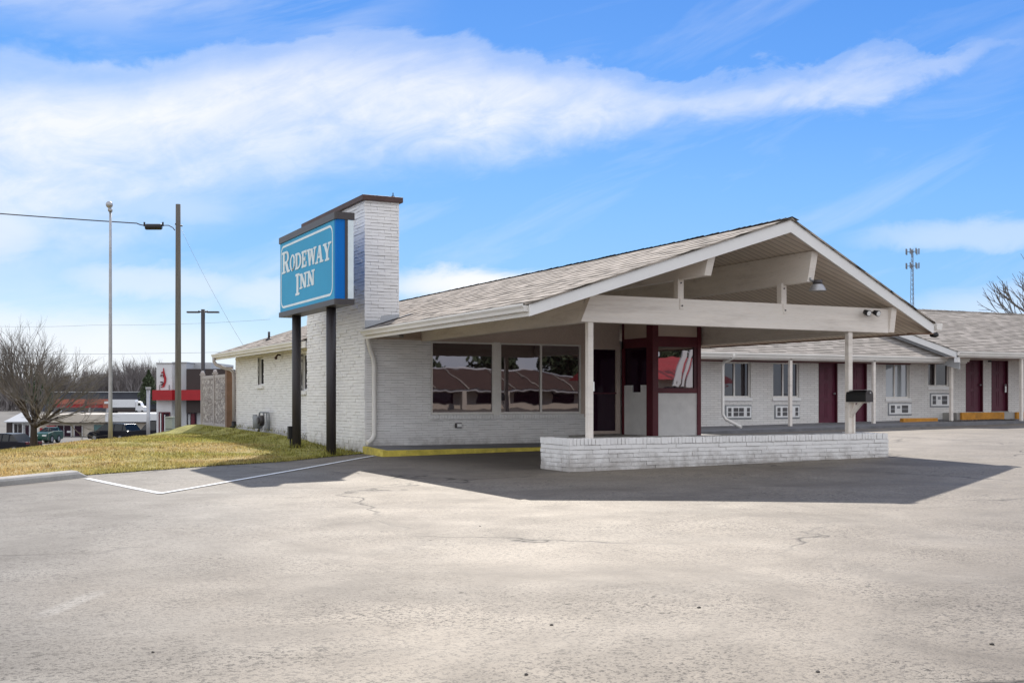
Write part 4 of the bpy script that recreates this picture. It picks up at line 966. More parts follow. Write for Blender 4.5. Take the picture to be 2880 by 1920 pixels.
# loose stones on the lot
st = MB(); rr = random.Random(17); st.ball((0, 0, .4), 1, 8, 6, 0, .6)
st.v = [(x * rr.uniform(.8, 1.25), y * rr.uniform(.7, 1.1), z * rr.uniform(.8, 1.2)) for x, y, z in st.v]
st0 = st.build('loose_stone', 'stone', None, 0, True)
spots = [(1551, 1758, .020), (1966, 1707, .022), (1350, 1480, .016), (2790, 1810, .024), (2300, 1890, .02), (430, 1838, .016), (1480, 1900, .018), (2346, 1842, .018), (905, 1420, .018), (1250, 1590, .014), (2680, 1755, .016), (820, 1600, .016), (195, 1812, .014)]
for i, (u, v, r_) in enumerate(spots[:7]):
    o = st0 if i == 0 else st0.copy()
    if i: COL.objects.link(o)
    d = CAM_Z / ((v - YH) / F_PX); p_ = far(u, v, d); o.location = (p_.x, p_.y, lot_z(p_.x, p_.y)); o.scale = (r_ * .55, r_ * .55, r_ * .4); o.rotation_euler = (0, 0, rr.uniform(0, 6))
    tag(o, 'small dark loose stone lying on the pale asphalt', 'stone', 'loose stones on the lot')
# ================================================================== POLES, WIRES
def upright(name, label, cat, p, z0, z1, r0, r1, mat_, part):
    t = thing(name, label, cat, (p[0], p[1], z0)); m = MB(); m.tube([(p[0], p[1], z0 + (z1 - z0) * i / 6) for i in range(7)], [r0 + (r1 - r0) * i / 6 for i in range(7)], 14); m.build(part, mat_, t); return t
fp = upright('flagpole', 'tall bare grey flagpole with a ball on top standing on the grass bank', 'flagpole', (4.30, 34.73), -.2, 6.72, .062, .034, 'steel', 'pole')
m = MB(); m.ball((4.27, 34.73, 6.86), .10, 14, 10); m.tube([(4.28, 34.73, 6.68), (4.28, 34.73, 6.78)], .05, 10); m.build('finial', 'steel', fp)
m = MB(); m.tube([(4.30, 34.73, 6.66), (4.30, 34.73, 6.74)], .06, 10); m.build('truck', 'steel', fp)
up = upright('utility_pole', 'thick weathered wooden utility pole behind the grass bank', 'utility pole', (8.08, 45.15), -1.2, 8.75, .125, .092, 'wood', 'pole')
UPX, UPY = 8.06, 45.14
pt = far(492, 636, 44); 
m = MB(); m.tube([(UPX - .1, UPY, 7.98), (UPX + .18, UPY, 7.92)], .03, 8); m.build('bracket', 'dark', up)
def wire(name, label, pts, r, sag=0, n=16, mat_='dark'):
    m = MB(); P_ = []
    for a, c in zip(pts, pts[1:]):
        a, c = Vector(a), Vector(c)
        for i in range(n + 1):
            if P_ and i == 0: continue
            t = i / n; q = a.lerp(c, t); q.z -= 4 * sag * t * (1 - t); P_.append(q)
    m.tube(P_, r, 5); return tag(m.build(name, mat_), label, 'cable')
wire('overhead_cable', 'black overhead cable sagging in from the left to the wooden pole', [far(-160, 588, 44), far(385, 628, 44), far(408, 634, 44)], .022, .02)
wire('overhead_cable', 'short looped cable from the splice case into the wooden pole', [far(455, 634, 44), far(474, 634, 44), far(486, 640, 44), far(492, 648, 44)], .018, 0, 4)
sc_ = thing('splice_case', 'black cylindrical cable splice case hanging beside the wooden pole', 'splice case', far(430, 638, 44))
a, c = far(409, 638, 44), far(455, 638, 44)
m = MB(); m.tube([a, a.lerp(c, .06), a.lerp(c, .94), c], [.10, .115, .115, .10], 14); m.build('case', 'black', sc_)
for u in (406, 458):
    m = MB(); p_ = far(u, 632, 44); m.box(p_.x - .03, p_.y - .03, p_.z - .06, p_.x + .03, p_.y + .03, p_.z + .10); m.build('clamp', 'black', sc_)
wire('service_drop', 'thin service wire dropping from the wooden pole to the motel roof', [far(510, 645, 44), (9.2, 38.9, 2.95)], .0045, .15)
wire('overhead_cable', 'lower of two distant power lines crossing above the bare tree', [far(-100, 992, 130), far(700, 988, 130)], .016, .2, 16, 'tower')
wire('overhead_cable', 'upper distant power line high above the bare tree', [far(-100, 914, 130), far(260, 914, 130), far(760, 898, 130)], .012, .2, 16, 'tower')
def lamp(name, label, u, vtop, d, zb, arm, r):
    p0 = far(u, vtop, d); t = thing(name, label, 'street lamp', (p0.x, p0.y, zb))
    m = MB(); m.tube([(p0.x, p0.y, zb), (p0.x, p0.y, p0.z)], r, 10); m.build('pole', 'dark', t)
    for s in (-1, 1):
        m = MB(); e = p0 + RIGHT * s * arm; m.tube([p0 + Vector((0, 0, -.25)), p0 + RIGHT * s * arm * .3 + Vector((0, 0, -.14))], .06, 8)
        a_ = p0 + RIGHT * s * arm * .25; ll = e - a_
        m.obox(a_ + Vector((0, 0, -.28)) - FWD * .2, ll, FWD * .4, (0, 0, .12)); m.build('lamp_head', 'dark', t)
    return t
lamp('street_lamp', 'twin headed car park lamp rising behind the stone fence', 571, 870, 90, -3.1, 1.25, .16)
lamp('street_lamp', 'smaller twin headed lamp seen through the bare tree crown', 88, 1021, 120, -3.1, 1.0, .14)
wp = thing('white_post', 'slim white post standing left of the red banded restaurant', 'post', far(417, 1200, 84)); 
m = MB(); p_ = far(417, 1090, 84); m.tube([(p_.x, p_.y, -3.1), (p_.x, p_.y, p_.z)], .14, 10); m.build('pole', 'steel', wp); m = MB(); m.box(p_.x - .17, p_.y - .17, p_.z - .1, p_.x + .17, p_.y + .17, p_.z + .06); m.build('cap', 'steel', wp)

# ================================================================== FAR LEFT: buildings (own frames, roughly facing the motel lot)
class FB(MB):
    """box helper in a frame: a along RIGHT, depth along FWD, from far() corners"""
    def bb(s, u0, u1, v0, v1, d, deep, mi=0):
        k_ = d / F_PX; a0, a1 = (u0 - 1440) * k_, (u1 - 1440) * k_; z0, z1 = CAM_Z + (YH - v1) * k_, CAM_Z + (YH - v0) * k_
        s.obox(RIGHT * a0 + FWD * d + Vector((0, 0, z0)), RIGHT * (a1 - a0), FWD * deep, (0, 0, z1 - z0), mi); return s
def part(name, mat_, parent, *boxes):
    m = FB()
    for b_ in boxes: m.bb(*b_)
    return m.build(name, mat_, parent)
G = 1260   # pixel row safely below the crest = lower street level
rs = thing('restaurant', 'white fast food restaurant with a red band and red emblem', 'restaurant', far(500, 1240, 95))
part('tower_wall', 'wallwhite', rs, (440, 483, 1022, 1266, 95, 6)); part('wall', 'wallgrey', rs, (483, 524, 1020, 1266, 95.6, 9), (524, 593, 1019, 1040, 98, 8), (524, 640, 1159, 1266, 96, 10))
part('roof_edge', 'steel', rs, (439, 484, 1019.5, 1022, 94.9, 6.2), (484, 525, 1017.6, 1020, 95.5, 9))
part('cladding', 'brownclad', rs, (524.5, 640, 1037, 1160, 95.3, 4))
part('red_band', 'red', rs, (430, 483.5, 1096.5, 1125, 94, .95), (483.5, 640, 1096, 1125, 94.6, .65))
part('side_awning', 'red', rs, (428, 440, 1097, 1125, 94.2, 5))
part('window', 'glassdark', rs, (447, 478, 1159, 1262, 94.9, .15))
part('window_post', 'maroon', rs, (446, 449, 1158, 1262, 94.8, .12), (455, 459, 1161, 1262, 94.8, .12), (476, 478, 1158, 1174, 94.8, .12), (447, 478, 1158, 1161, 94.78, .12))
part('door_frame', 'wallwhite', rs, (450, 453, 1161, 1262, 94.8, .1), (462, 464, 1166, 1262, 94.8, .1))
part('side_door', 'glassdark', rs, (526, 552, 1161, 1262, 95.9, .15)); part('door_post', 'maroon', rs, (537, 547, 1163, 1262, 95.8, .12)); part('door_frame', 'wallgrey', rs, (529, 535, 1164, 1262, 95.8, .12))
# emblem on the tower: red flame-like upright shape with dark lettering beside it
def outline(pts, d, parent, name, mat_):
    m = MB(); P_ = [far(u, v, d) for u, v in pts]; m.prism(P_, -FWD * .06); return m.build(name, mat_, parent)
em = outline([(459.5, 1034.5), (461, 1034.5), (462.5, 1043), (465, 1053), (468, 1062), (467.8, 1072), (465, 1081), (462, 1087.5), (457, 1089), (452.5, 1087), (456, 1086), (459.5, 1082), (461.5, 1075), (461.8, 1066), (460, 1056), (458.6, 1046)], 94.97, rs, 'emblem', 'red')
def stroke(pts, d, r, parent, name, mat_):
    m = MB(); m.tube([far(u, v, d) for u, v in pts], r, 6); return m.build(name, mat_, parent)
stroke([(451, 1074), (457.5, 1074), (458.5, 1077), (457, 1081), (454, 1082), (452.3, 1080)], 94.93, .05, rs, 'letter', 'maroon_dark')
stroke([(452.5, 1059), (452.5, 1054), (459, 1054), (459, 1060)], 94.93, .045, rs, 'letter', 'maroon')
stroke([(455, 1050), (454.5, 1046.5), (456.5, 1045.5), (457.8, 1048)], 94.93, .04, rs, 'letter', 'red')
part('emblem_bracket', 'dark', rs, (448.2, 449.2, 1082, 1096, 94.9, .06), (475, 476, 1082, 1096, 94.9, .06))
ub = thing('utility_cabinet', 'sage green utility cabinet standing before the restaurant', 'cabinet', far(475, 1240, 88))
part('cabinet', 'utilbox', ub, (464.5, 484, 1173, 1262, 88, 1.0)); part('lid', 'utilbox', ub, (463.5, 485, 1171.5, 1174, 87.9, 1.2)); part('seam', 'dark', ub, (466, 483, 1205, 1206, 87.96, .06))
sh = thing('shop_building', 'long low beige shop with a flat white roof fascia and dark windows', 'shop', far(290, 1230, 116))
part('wall', 'wallbeige', sh, (108, 440, 1186, 1262, 116, 10)); part('fascia', 'wallwhite', sh, (296, 442, 1163, 1186, 115, 11)); part('fascia', 'wallbeige', sh, (104, 296, 1165, 1187, 115.2, 11))
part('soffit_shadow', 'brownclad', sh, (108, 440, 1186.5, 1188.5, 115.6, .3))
part('window', 'glassdark', sh, (161, 199, 1196.5, 1230, 115.9, .1)); part('window', 'glassteal', sh, (264, 297, 1194, 1215, 115.9, .1)); part('shop_door', 'glassdark', sh, (209, 230, 1197, 1234, 115.9, .1)); part('window_frame', 'wallwhite', sh, (159.5, 161, 1195, 1231, 115.8, .1), (199, 200.5, 1195, 1231, 115.8, .1), (179, 180, 1196, 1230, 115.85, .1)); part('door_frame', 'wallwhite', sh, (207.6, 209, 1196, 1234, 115.8, .1), (230, 231.4, 1196, 1234, 115.8, .1))
part('poster', 'red', sh, (112, 119, 1203, 1211, 115.85, .08)); part('poster', 'wallwhite', sh, (188, 198, 1211, 1216, 115.8, .06)); part('awning', 'red', sh, (131, 153, 1197, 1201, 115.2, .7)); part('awning_post', 'red', sh, (148, 152, 1201, 1210, 115.3, .2))
s2 = thing('shop_building', 'small white kiosk with shingled roof left of the tree trunk', 'kiosk', far(60, 1240, 100))
part('wall', 'wallwhite', s2, (18, 92, 1186, 1262, 100, .8)); m = MB()
P_ = [far(10, 1187, 99.4), far(96, 1187, 99.4)]; up_ = FWD * 2.4 + Vector((0, 0, .8)); m.prism([P_[0], P_[1], P_[1] + up_ - RIGHT * 1.5, P_[0] + up_ + RIGHT * .6], (0, 0, .06)); m.build('roof', 'wallgrey', s2)
part('window', 'glassroom', s2, (39, 62, 1192, 1224, 99.9, .1)); part('window', 'glassdark', s2, (71, 80, 1195, 1228, 99.9, .1)); part('window_frame', 'wallwhite', s2, (36, 39, 1190, 1226, 99.8, .1), (62, 65, 1190, 1226, 99.8, .1), (49.5, 50.5, 1192, 1224, 99.85, .1))
part('side_wall', 'brownclad', s2, (18, 33, 1188, 1262, 99.85, .1))
bp = thing('skip', 'pale blue metal bin beside the tree trunk', 'bin', far(74, 1250, 80)); part('body', 'carblue', bp, (61, 84, 1229, 1262, 80, .6)); part('rim', 'carblue', bp, (60, 85, 1227.5, 1229.5, 79.95, .7))
cpy = thing('fuel_canopy', 'red and white filling station canopy seen behind the tree', 'canopy', far(250, 1180, 190))
part('canopy', 'redlite', cpy, (150, 304, 1122, 1136, 190, .8), (290, 306, 1136, 1147, 189.8, .6)); part('sign_board', 'wallwhite', cpy, (293, 309, 1128, 1135, 189.7, .2)); part('lower_band', 'red', cpy, (150, 292, 1136, 1146, 190.2, .6))
part('column', 'wallgrey', cpy, (168, 171, 1146, 1192, 194, .5)); part('column', 'wallgrey', cpy, (248, 251, 1146, 1192, 194, .5)); part('column', 'wallgrey', cpy, (298, 302, 1146, 1192, 190.5, .5))
shd = thing('warehouse', 'long slate grey warehouse in front of the bare wood', 'warehouse', far(380, 1160, 330)); part('wall', 'shed', shd, (120, 520, 1103, 1164, 330, 20)); part('roof_edge', 'wallgrey', shd, (118, 522, 1101, 1103, 329.5, 21))
tk = thing('box_truck', 'white box truck parked in front of the slate grey warehouse', 'truck', far(350, 1160, 300))
part('cargo_box', 'carwhite', tk, (303, 380, 1123, 1145, 300, 2.5)); part('chassis', 'dark', tk, (306, 398, 1146, 1150, 300.2, 2.1))
cab = FB(); k_ = 300 / F_PX; prof = [(381, 1156), (381, 1130), (388, 1128), (393, 1131), (398, 1141), (406, 1144), (406, 1156)]
cab.prism([far(u, v, 300.1) for u, v in prof], FWD * 2.3); cab.build('cab', 'carwhite', tk); part('cab_window', 'glasscar', tk, (388, 395, 1133, 1140, 300.02, .05))
for u in (318, 327, 384, 400):
    m = MB(); m.tube([far(u, 1158, 300.0), far(u, 1158, 302.3)], .42, 12); m.build('wheel', 'tyre', tk)
part('far_wall', 'brownclad', shd, (300, 440, 1150, 1160, 326, .4))
# ------------------------------------------------------------------ vehicles
def vehicle(name, label, cat, loc, heading, kind, colour, ln, wd, ht):
    t = thing(name, label, cat, loc, 'vehicles parked on the lower street', heading)
    m = MB(); hw = wd / 2; gh = .30
    if kind == 'suv': body = [(-ln / 2, .45), (-ln / 2, .95), (-ln / 2 + .12, 1.02), (ln / 2 - 1.25, 1.02), (ln / 2 - .25, .86), (ln / 2, .66), (ln / 2, .40), (ln / 2 - .1, .26), (-ln / 2 + .1, .28)]; green = [(-ln / 2 + .10, 1.0), (-ln / 2 + .55, ht - .05), (-ln / 2 + .8, ht), (ln / 2 - 2.1, ht), (ln / 2 - 1.8, ht - .05), (ln / 2 - 1.0, 1.0)]
    elif kind == 'pickup': body = [(-ln / 2, .5), (-ln / 2, 1.12), (ln / 2 - 1.3, 1.14), (ln / 2 - .2, 1.05), (ln / 2, .85), (ln / 2, .45), (-ln / 2 + .1, .42)]; green = [(-ln / 2 + 1.9, 1.1), (-ln / 2 + 2.05, ht), (ln / 2 - 2.2, ht), (ln / 2 - 1.9, ht - .06), (ln / 2 - 1.25, 1.12)]
    else: body = [(-ln / 2, .45), (-ln / 2, .88), (-ln / 2 + .8, .95), (ln / 2 - 1.3, .93), (ln / 2 - .25, .78), (ln / 2, .62), (ln / 2, .35), (-ln / 2 + .1, .28)]; green = [(-ln / 2 + .55, .92), (-ln / 2 + 1.2, ht - .03), (-ln / 2 + 1.6, ht), (ln / 2 - 2.2, ht), (ln / 2 - 1.95, ht - .04), (ln / 2 - 1.15, .92)]
    m.prism([(x, -hw, z) for x, z in body], (0, wd, 0)); m.build('body', colour, t, .05, True)
    m = MB(); a = hw - .14; base = min(z for _, z in green)
    n0 = [(x, z) for x, z in green]
    lo, hi_ = [], []
    for s in (-1, 1): lo.append([(x, s * (hw - .06 - (z - base) * .28), z) for x, z in n0])
    m.quad(lo[0]); m.quad(lo[1][::-1])
    for i in range(len(n0)):
        j = (i + 1) % len(n0); m.quad([lo[0][j], lo[0][i], lo[1][i], lo[1][j]])
    m.build('windows', 'glasscar', t, 0, True)
    rp = [(x, z) for x, z in n0 if z > ht - .07]; m = MB(); w2 = hw - .06 - (ht - base) * .28 + .03
    m.prism([(x + (.02 if i == len(rp) - 1 else 0), -w2, z + .012) for i, (x, z) in enumerate(rp)] + [(x, -w2, z - .05) for x, z in rp[::-1]], (0, 2 * w2, 0)); m.build('roof_panel', colour, t, .01, True)
    m = MB()
    for x in ((rp[0][0] + rp[-1][0]) / 2 - .1, rp[0][0] + .1):
        for s in (-1, 1): m.obox((x, s * (hw - .055), base - .02), (.09, 0, 0), (0, s * .02, 0), (0, -s * (ht - base) * .28, ht - base))
    m.build('pillar', colour, t, 0, True)
    for x in (-ln / 2 + .85, ln / 2 - .88):
        for s in (-1, 1):
            m = MB(); m.tube([(x, s * (hw - .2), .34), (x, s * (hw + .015), .34)], .34, 18); wh = m.build('wheel', 'tyre', t, 0, True); m = MB(); m.tube([(x, s * (hw + .012), .34), (x, s * (hw + .022), .34)], .21, 14); m.build('rim', 'steel', wh, 0, True)
    for s in (-1, 1):
        m = MB(); m.box(-ln / 2 - .015, s * (hw - .25) - .18, .74, -ln / 2 + .12, s * (hw - .25) + .18, .90); m.build('tail_lamp', 'lampred', t, 0, True)
        m = MB(); m.box(ln / 2 - .16, s * (hw - .25) - .18, .62, ln / 2 + .012, s * (hw - .25) + .18, .74); m.build('headlight', 'lampclear', t, 0, True)
    m = MB(); m.box(-ln / 2 - .02, -.15, .58, -ln / 2, .15, .66); m.build('number_plate', 'wallgrey', t, 0, True)
    m = MB(); m.box(-ln / 2 - .06, -hw + .05, .36, -ln / 2 + .1, hw - .05, .52); m.build('bumper', 'dark', t, 0, True)
    return t
HL = math.atan2(-RIGHT.y, -RIGHT.x)
def at(u, d, z=-3.1): p_ = far(u, 1120, d); return (p_.x, p_.y, z)
vehicle('parked_car', 'dark estate car parked behind the flagpole with a bright rear window', 'car', at(323, 101, -2.59), HL - .45, 'suv', 'cardark', 4.75, 1.85, 1.62)
vehicle('pickup_truck', 'black pickup truck half hidden by the white restaurant tower', 'pickup', at(452, 98, -2.59), HL - .12, 'pickup', 'cardark', 5.4, 1.95, 1.95)
vehicle('parked_car', 'black saloon at the left edge of the lower street', 'car', at(12, 78, -2.59), HL - .25, 'sedan', 'cardark', 4.7, 1.82, 1.45)
vehicle('parked_car', 'small green car facing out beside the beige shop', 'car', at(136, 98.5, -2.59), HL + 1.5, 'suv', 'cargreen', 3.0, 1.25, 1.35)
# ------------------------------------------------------------------ trees
def bare_tree(name, label, p, h, seed, spread=1.0, lev=6, trunk=.16, mat_=('bark', 'twig'), fork=.18, group=None, lean=(0, 0), nmul=1.0, up=.10, nm=7, jit=.18, ang=(.22, .62), ln0=.27, tl=(.25, 1.0), rk=.66, r0=.60):
    rg_ = random.Random(seed); t = thing(name, label, 'tree', p, group); T, C_ = MB(), MB()
    P0 = Vector(p); zmin = p[2]
    def grow(p0, d, ln, r, lv):
        segs = 3 if lv > 2 else 2; pts = [p0]; q = p0; dd = d.copy()
        for i in range(segs):
            dd = (dd + Vector((rg_.uniform(-jit, jit), rg_.uniform(-jit, jit), rg_.uniform(-jit * .45, jit * .8) + up * .35))).normalized(); q = q + dd * ln / segs; pts.append(q)
        (T if lv >= lev - 1 else C_).tube(pts, [r * (1 - .35 * i / segs) for i in range(segs + 1)], 7 if lv >= lev - 1 else (4 if lv > 2 else 3), False)
        if lv == 0: return
        nb = max(2, int(round(rg_.choice((3, 3, 4)) * nmul))) if lv > 1 else rg_.choice((2, 3))
        for k_ in range(nb):
            tt = rg_.uniform(.45, 1.0) if k_ else 1.0; i = min(segs - 1, int(tt * segs)); b0 = pts[i].lerp(pts[i + 1], tt * segs - i)
            ax = dd.orthogonal().normalized(); ax.rotate(Matrix.Rotation(rg_.uniform(0, 6.28), 3, dd)); nd = dd.copy(); nd.rotate(Matrix.Rotation(rg_.uniform(*ang) * spread, 3, ax))
            grow(b0, nd, ln * rg_.uniform(.62, .88), r * rk, lv - 1)
    th = h * fork; tp = P0 + Vector((lean[0], lean[1], th))
    T.tube([P0 - Vector((0, 0, 1.2)), P0, P0 + Vector((lean[0] * .3, lean[1] * .3, th * .5)), tp], [trunk * 1.3, trunk * 1.15, trunk * .95, trunk * .9], 10)
    for k_ in range(nm):
        a = k_ / nm * 6.283 + rg_.uniform(-.3, .3); tilt = rg_.uniform(*tl) * spread
        d = Vector((math.sin(tilt) * math.cos(a), math.sin(tilt) * math.sin(a), math.cos(tilt)))
        grow(tp - Vector((0, 0, rg_.uniform(0, .25) * th)), d, h * ln0, trunk * r0, lev - 1)
    T.build('trunk', mat_[0], t); C_.build('crown', mat_[1], t); return t
tp_ = far(95, 1244, 38); bare_tree('bare_tree', 'spreading bare ornamental tree with a short dark trunk on the bank edge', (tp_.x, tp_.y, -.25), 3.5, 12, 1.12, 6, .115, ('bark', 'twig'), .17, None, (0, 0), .95, .045, 14, .10, (.16, .50), .30, (.15, 1.30), .57, .46)
tp_ = far(2990, 990, 70); bare_tree('bare_tree', 'bare tree reaching above the taller wing at the right edge', (tp_.x, tp_.y, 1.0), 8.2, 23, 1.0, 5, .17, ('bark', 'twig'), .35)
rr = random.Random(8)
wood = [(205, 1052, 345), (238, 1040, 340), (262, 1050, 352), (285, 1043, 345), (318, 1040, 348), (335, 1030, 340), (352, 1044, 350), (374, 1016, 336), (392, 1042, 348), (412, 1024, 350), (428, 1018, 343), (180, 1048, 352), (150, 1058, 345), (120, 1050, 340), (60, 1056, 350), (20, 1050, 344), (300, 1052, 356), (365, 1046, 360), (445, 1040, 352)]
for i, (u, v, d) in enumerate(wood):
    p_ = far(u, 1160, d); top = far(u, v, d)
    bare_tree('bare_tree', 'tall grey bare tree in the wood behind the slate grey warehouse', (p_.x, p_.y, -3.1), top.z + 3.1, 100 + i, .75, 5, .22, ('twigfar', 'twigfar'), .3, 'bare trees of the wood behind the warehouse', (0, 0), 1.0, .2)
def evergreen(label, u, vt, d, wd, seed):
    rg_ = random.Random(seed); p_ = far(u, 1160, d); top = far(u, vt, d); t = thing('evergreen_tree', label, 'tree', (p_.x, p_.y, -3.1)); H_ = top.z + 3.1
    m = MB(); m.tube([(p_.x, p_.y, -3.1), (p_.x, p_.y, -3.1 + H_ * .9)], [.3, .05], 8); m.build('trunk', 'bark', t); m = MB()
    for _ in range(3200):
        z = rg_.random() ** .8; r_ = wd * (1 - z ** 1.6) * (.35 + .65 * rg_.random()) * (1 + .35 * mnoise.noise(Vector((z * 6, seed, rg_.random())))); a = rg_.uniform(0, 6.283)
        c_ = Vector((p_.x + r_ * math.cos(a), p_.y + r_ * math.sin(a), -3.1 + H_ * (.22 + .78 * z))); s = rg_.uniform(.18, .5)
        v1 = Vector((rg_.uniform(-1, 1), rg_.uniform(-1, 1), rg_.uniform(-.4, .6))).normalized() * s; v2 = Vector((rg_.uniform(-1, 1), rg_.uniform(-1, 1), rg_.uniform(-.6, .6))).normalized() * s * .5
        m.quad([c_ - v1, c_ + v2, c_ + v1, c_ - v2])
    m.build('crown', 'needle', t)
evergreen('rounded green evergreen against the left edge of the restaurant tower', 418, 1040, 326, 3.4, 5)
evergreen('dim olive evergreen rising behind the bare ornamental tree', 110, 1028, 300, 4.6, 6)
# far wood understorey: too dense to count
m = MB(); rr = random.Random(77)
for _ in range(9000):
    u = rr.uniform(-120, 470); d = rr.uniform(350, 375); top = 1078 + 14 * mnoise.noise(Vector((u * .02, 0, 4))); v = 1165 - (1165 - top) * rr.random() ** .7
    c_ = far(u, v, d); l_ = rr.uniform(.5, 1.8); v1 = Vector((rr.uniform(-.35, .35), rr.uniform(-.35, .35), 1)) * l_; v2 = RIGHT * rr.uniform(.05, .22)
    m.quad([c_ - v1 - v2, c_ - v1 + v2, c_ + v1 * .8 + v2 * .4, c_ + v1 * .8 - v2 * .4])
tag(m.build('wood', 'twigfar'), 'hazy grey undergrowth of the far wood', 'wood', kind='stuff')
# ------------------------------------------------------------------ cell tower
ct = thing('cell_tower', 'slender lattice phone mast with two tiers of antennas far behind the wing', 'cell tower', far(2566, 1120, 420))
cb_ = far(2566, 1120, 420); zt = far(2566, 700, 420).z; m = MB()
legs = []
for k_ in range(3):
    a = k_ * 2.094 + .5; legs.append([(cb_.x + (1.5 - 1.15 * s) * math.cos(a), cb_.y + (1.5 - 1.15 * s) * math.sin(a), -3 + (zt + 3) * s) for s in (0, .25, .5, .75, 1)]); m.tube(legs[-1], .10, 5)
for i in range(34):
    s0, s1 = i / 34, (i + 1) / 34
    for k_ in range(3):
        a, b_ = k_ * 2.094 + .5, ((k_ + 1) % 3) * 2.094 + .5; r0, r1 = 1.5 - 1.15 * s0, 1.5 - 1.15 * s1
        p0 = (cb_.x + r0 * math.cos(a), cb_.y + r0 * math.sin(a), -3 + (zt + 3) * s0); p1 = (cb_.x + r1 * math.cos(b_), cb_.y + r1 * math.sin(b_), -3 + (zt + 3) * s1); m.tube([p0, p1], .05, 4, False)
m.build('mast', 'tower', ct)
for vv, n_ in ((708, 7), (748, 7)):
    z = far(2566, vv, 420).z
    fr_ = MB()
    for k_ in range(3):
        a, b_ = k_ * 2.094 + .2, (k_ + 1) * 2.094 + .2; fr_.tube([(cb_.x + 2.2 * math.cos(a), cb_.y + 2.2 * math.sin(a), z), (cb_.x + 2.2 * math.cos(b_), cb_.y + 2.2 * math.sin(b_), z)], .06, 4); fr_.tube([(cb_.x, cb_.y, z), (cb_.x + 2.2 * math.cos(a), cb_.y + 2.2 * math.sin(a), z)], .06, 4)
    fr_.build('antenna_frame', 'tower', ct)
    for k_ in range(n_):
        a = k_ * 6.283 / n_; x, y = cb_.x + 2.3 * math.cos(a), cb_.y + 2.3 * math.sin(a); m = MB(); m.box(x - .17, y - .17, z - 1.0, x + .17, y + .17, z + 1.1); m.build('antenna', 'tower', ct)

# ================================================================== across the road, seen only mirrored in the lobby glass
def place(name, label, cat, x, y): return thing(name, label, cat, (x, y, 0))
d1 = place('diner', 'low beige diner with a brown hipped roof mirrored in the lobby windows', 'diner', 56, -74)
m = MB(); m.box(38, -86, -.2, 72, -72, 2.35); m.build('wall', 'wallbeige', d1)
m = MB(); z0, z1 = 2.3, 4.75; a = (36, -88, z0), (74, -88, z0), (74, -70, z0), (36, -70, z0); r0, r1 = (44, -79, z1), (66, -79, z1)
for q in ((a[3], a[2], r1, r0), (a[2], a[1], r1), (a[1], a[0], r0, r1), (a[0], a[3], r0)): m.quad(q[::-1])
m.quad(a); d1r = m.build('roof', 'brownroof', d1)
for p0, p1 in ((a[3], r0), (a[2], r1), (r0, r1)):
    m = MB(); m.tube([Vector(p0) + Vector((0, .1, .05)), Vector(p1) + Vector((0, .1, .05))], .10, 6); m.build('roof_seam', 'wallwhite', d1r)
for x in (42.5, 49, 53.2, 59, 62.5, 67):
    f_ = min(1, (x - 36) / 8, (74 - x) / 8); m = MB(); m.tube([(x, -69.95, z0 + .06), (x + .8, -70 - 9 * f_ * .95, z0 + (z1 - z0) * f_ * .95 + .06)], .07, 6); m.build('roof_seam', 'wallbeige', d1r)
for i, x in enumerate((40, 44.5, 49, 55, 60, 65)):
    m = MB(); m.box(x, -72.02, .7, x + 3.2, -71.95, 1.9); m.build('window', 'glassdark', d1)
m = MB(); m.box(36.5, -70.5, 2.05, 73.5, -70.2, 2.35); m.build('eave_board', 'wallwhite', d1)
for x in (38, 46.5, 52.5, 58, 71):
    m = MB(); m.box(x, -70.6, 0, x + .5, -70.1, 2.1); m.build('porch_post', 'orange' if x == 46.5 else 'wallbeige', d1)
d2 = place('shop_building', 'red roofed pale shop mirrored in the booth window', 'shop', 66, -48)
m = MB(); m.box(62, -60, -.2, 80, -49, 3.2); m.build('wall', 'wallbeige', d2)
m = MB(); m.prism([(61.4, -47.6, 3.1), (61.4, -54.5, 5.6), (61.4, -61.4, 3.1)], (21, 0, 0)); d2r = m.build('roof', 'redroof', d2)
for x, w_ in ((63.4, .5), (64.25, .5), (65.1, 1.1)):
    m = MB(); m.prism([(x, -47.3, 2.4), (x + w_, -47.3, 2.4), (x + w_ + 1.5, -47.3, 6.2), (x + 1.5, -47.3, 6.2)], (0, -.2, 0)); m.build('gable_board', 'wallwhite', d2r)
for x in (63, 67.5, 72):
    m = MB(); m.box(x, -49.04, .8, x + 2.8, -48.96, 2.3); m.build('window', 'glassdark', d2)
for i, (x, y, h_) in enumerate(((34, -100, 7), (46, -104, 8.5), (60, -102, 7.5), (70, -98, 9), (80, -96, 10), (88, -82, 9))):
    rg_ = random.Random(300 + i); t = thing('roadside_tree', 'leafy green tree behind the buildings mirrored in the lobby glass', 'tree', (x, y, -.2), 'trees mirrored in the lobby glass'); m = MB(); m.tube([(x, y, -.2), (x, y, h_ * .6)], [.25, .12], 8); m.build('trunk', 'bark', t); m = MB()
    for _ in range(900):
        a, b_ = rg_.uniform(0, 6.28), rg_.uniform(-1, 1); rr_ = 3.4 * rg_.random() ** .4 * (1 + .25 * math.sin(3 * a + i)); c_ = Vector((x + rr_ * math.cos(a) * math.sqrt(1 - b_ * b_), y + rr_ * math.sin(a) * math.sqrt(1 - b_ * b_), h_ * .62 + rr_ * b_ * .9)); v1 = Vector((rg_.uniform(-1, 1), rg_.uniform(-1, 1), rg_.uniform(-1, 1))) * .5; v2 = Vector((rg_.uniform(-1, 1), rg_.uniform(-1, 1), rg_.uniform(-1, 1))) * .5
        m.quad([c_ - v1, c_ + v2, c_ + v1, c_ - v2])
    m.build('crown', 'needle', t)

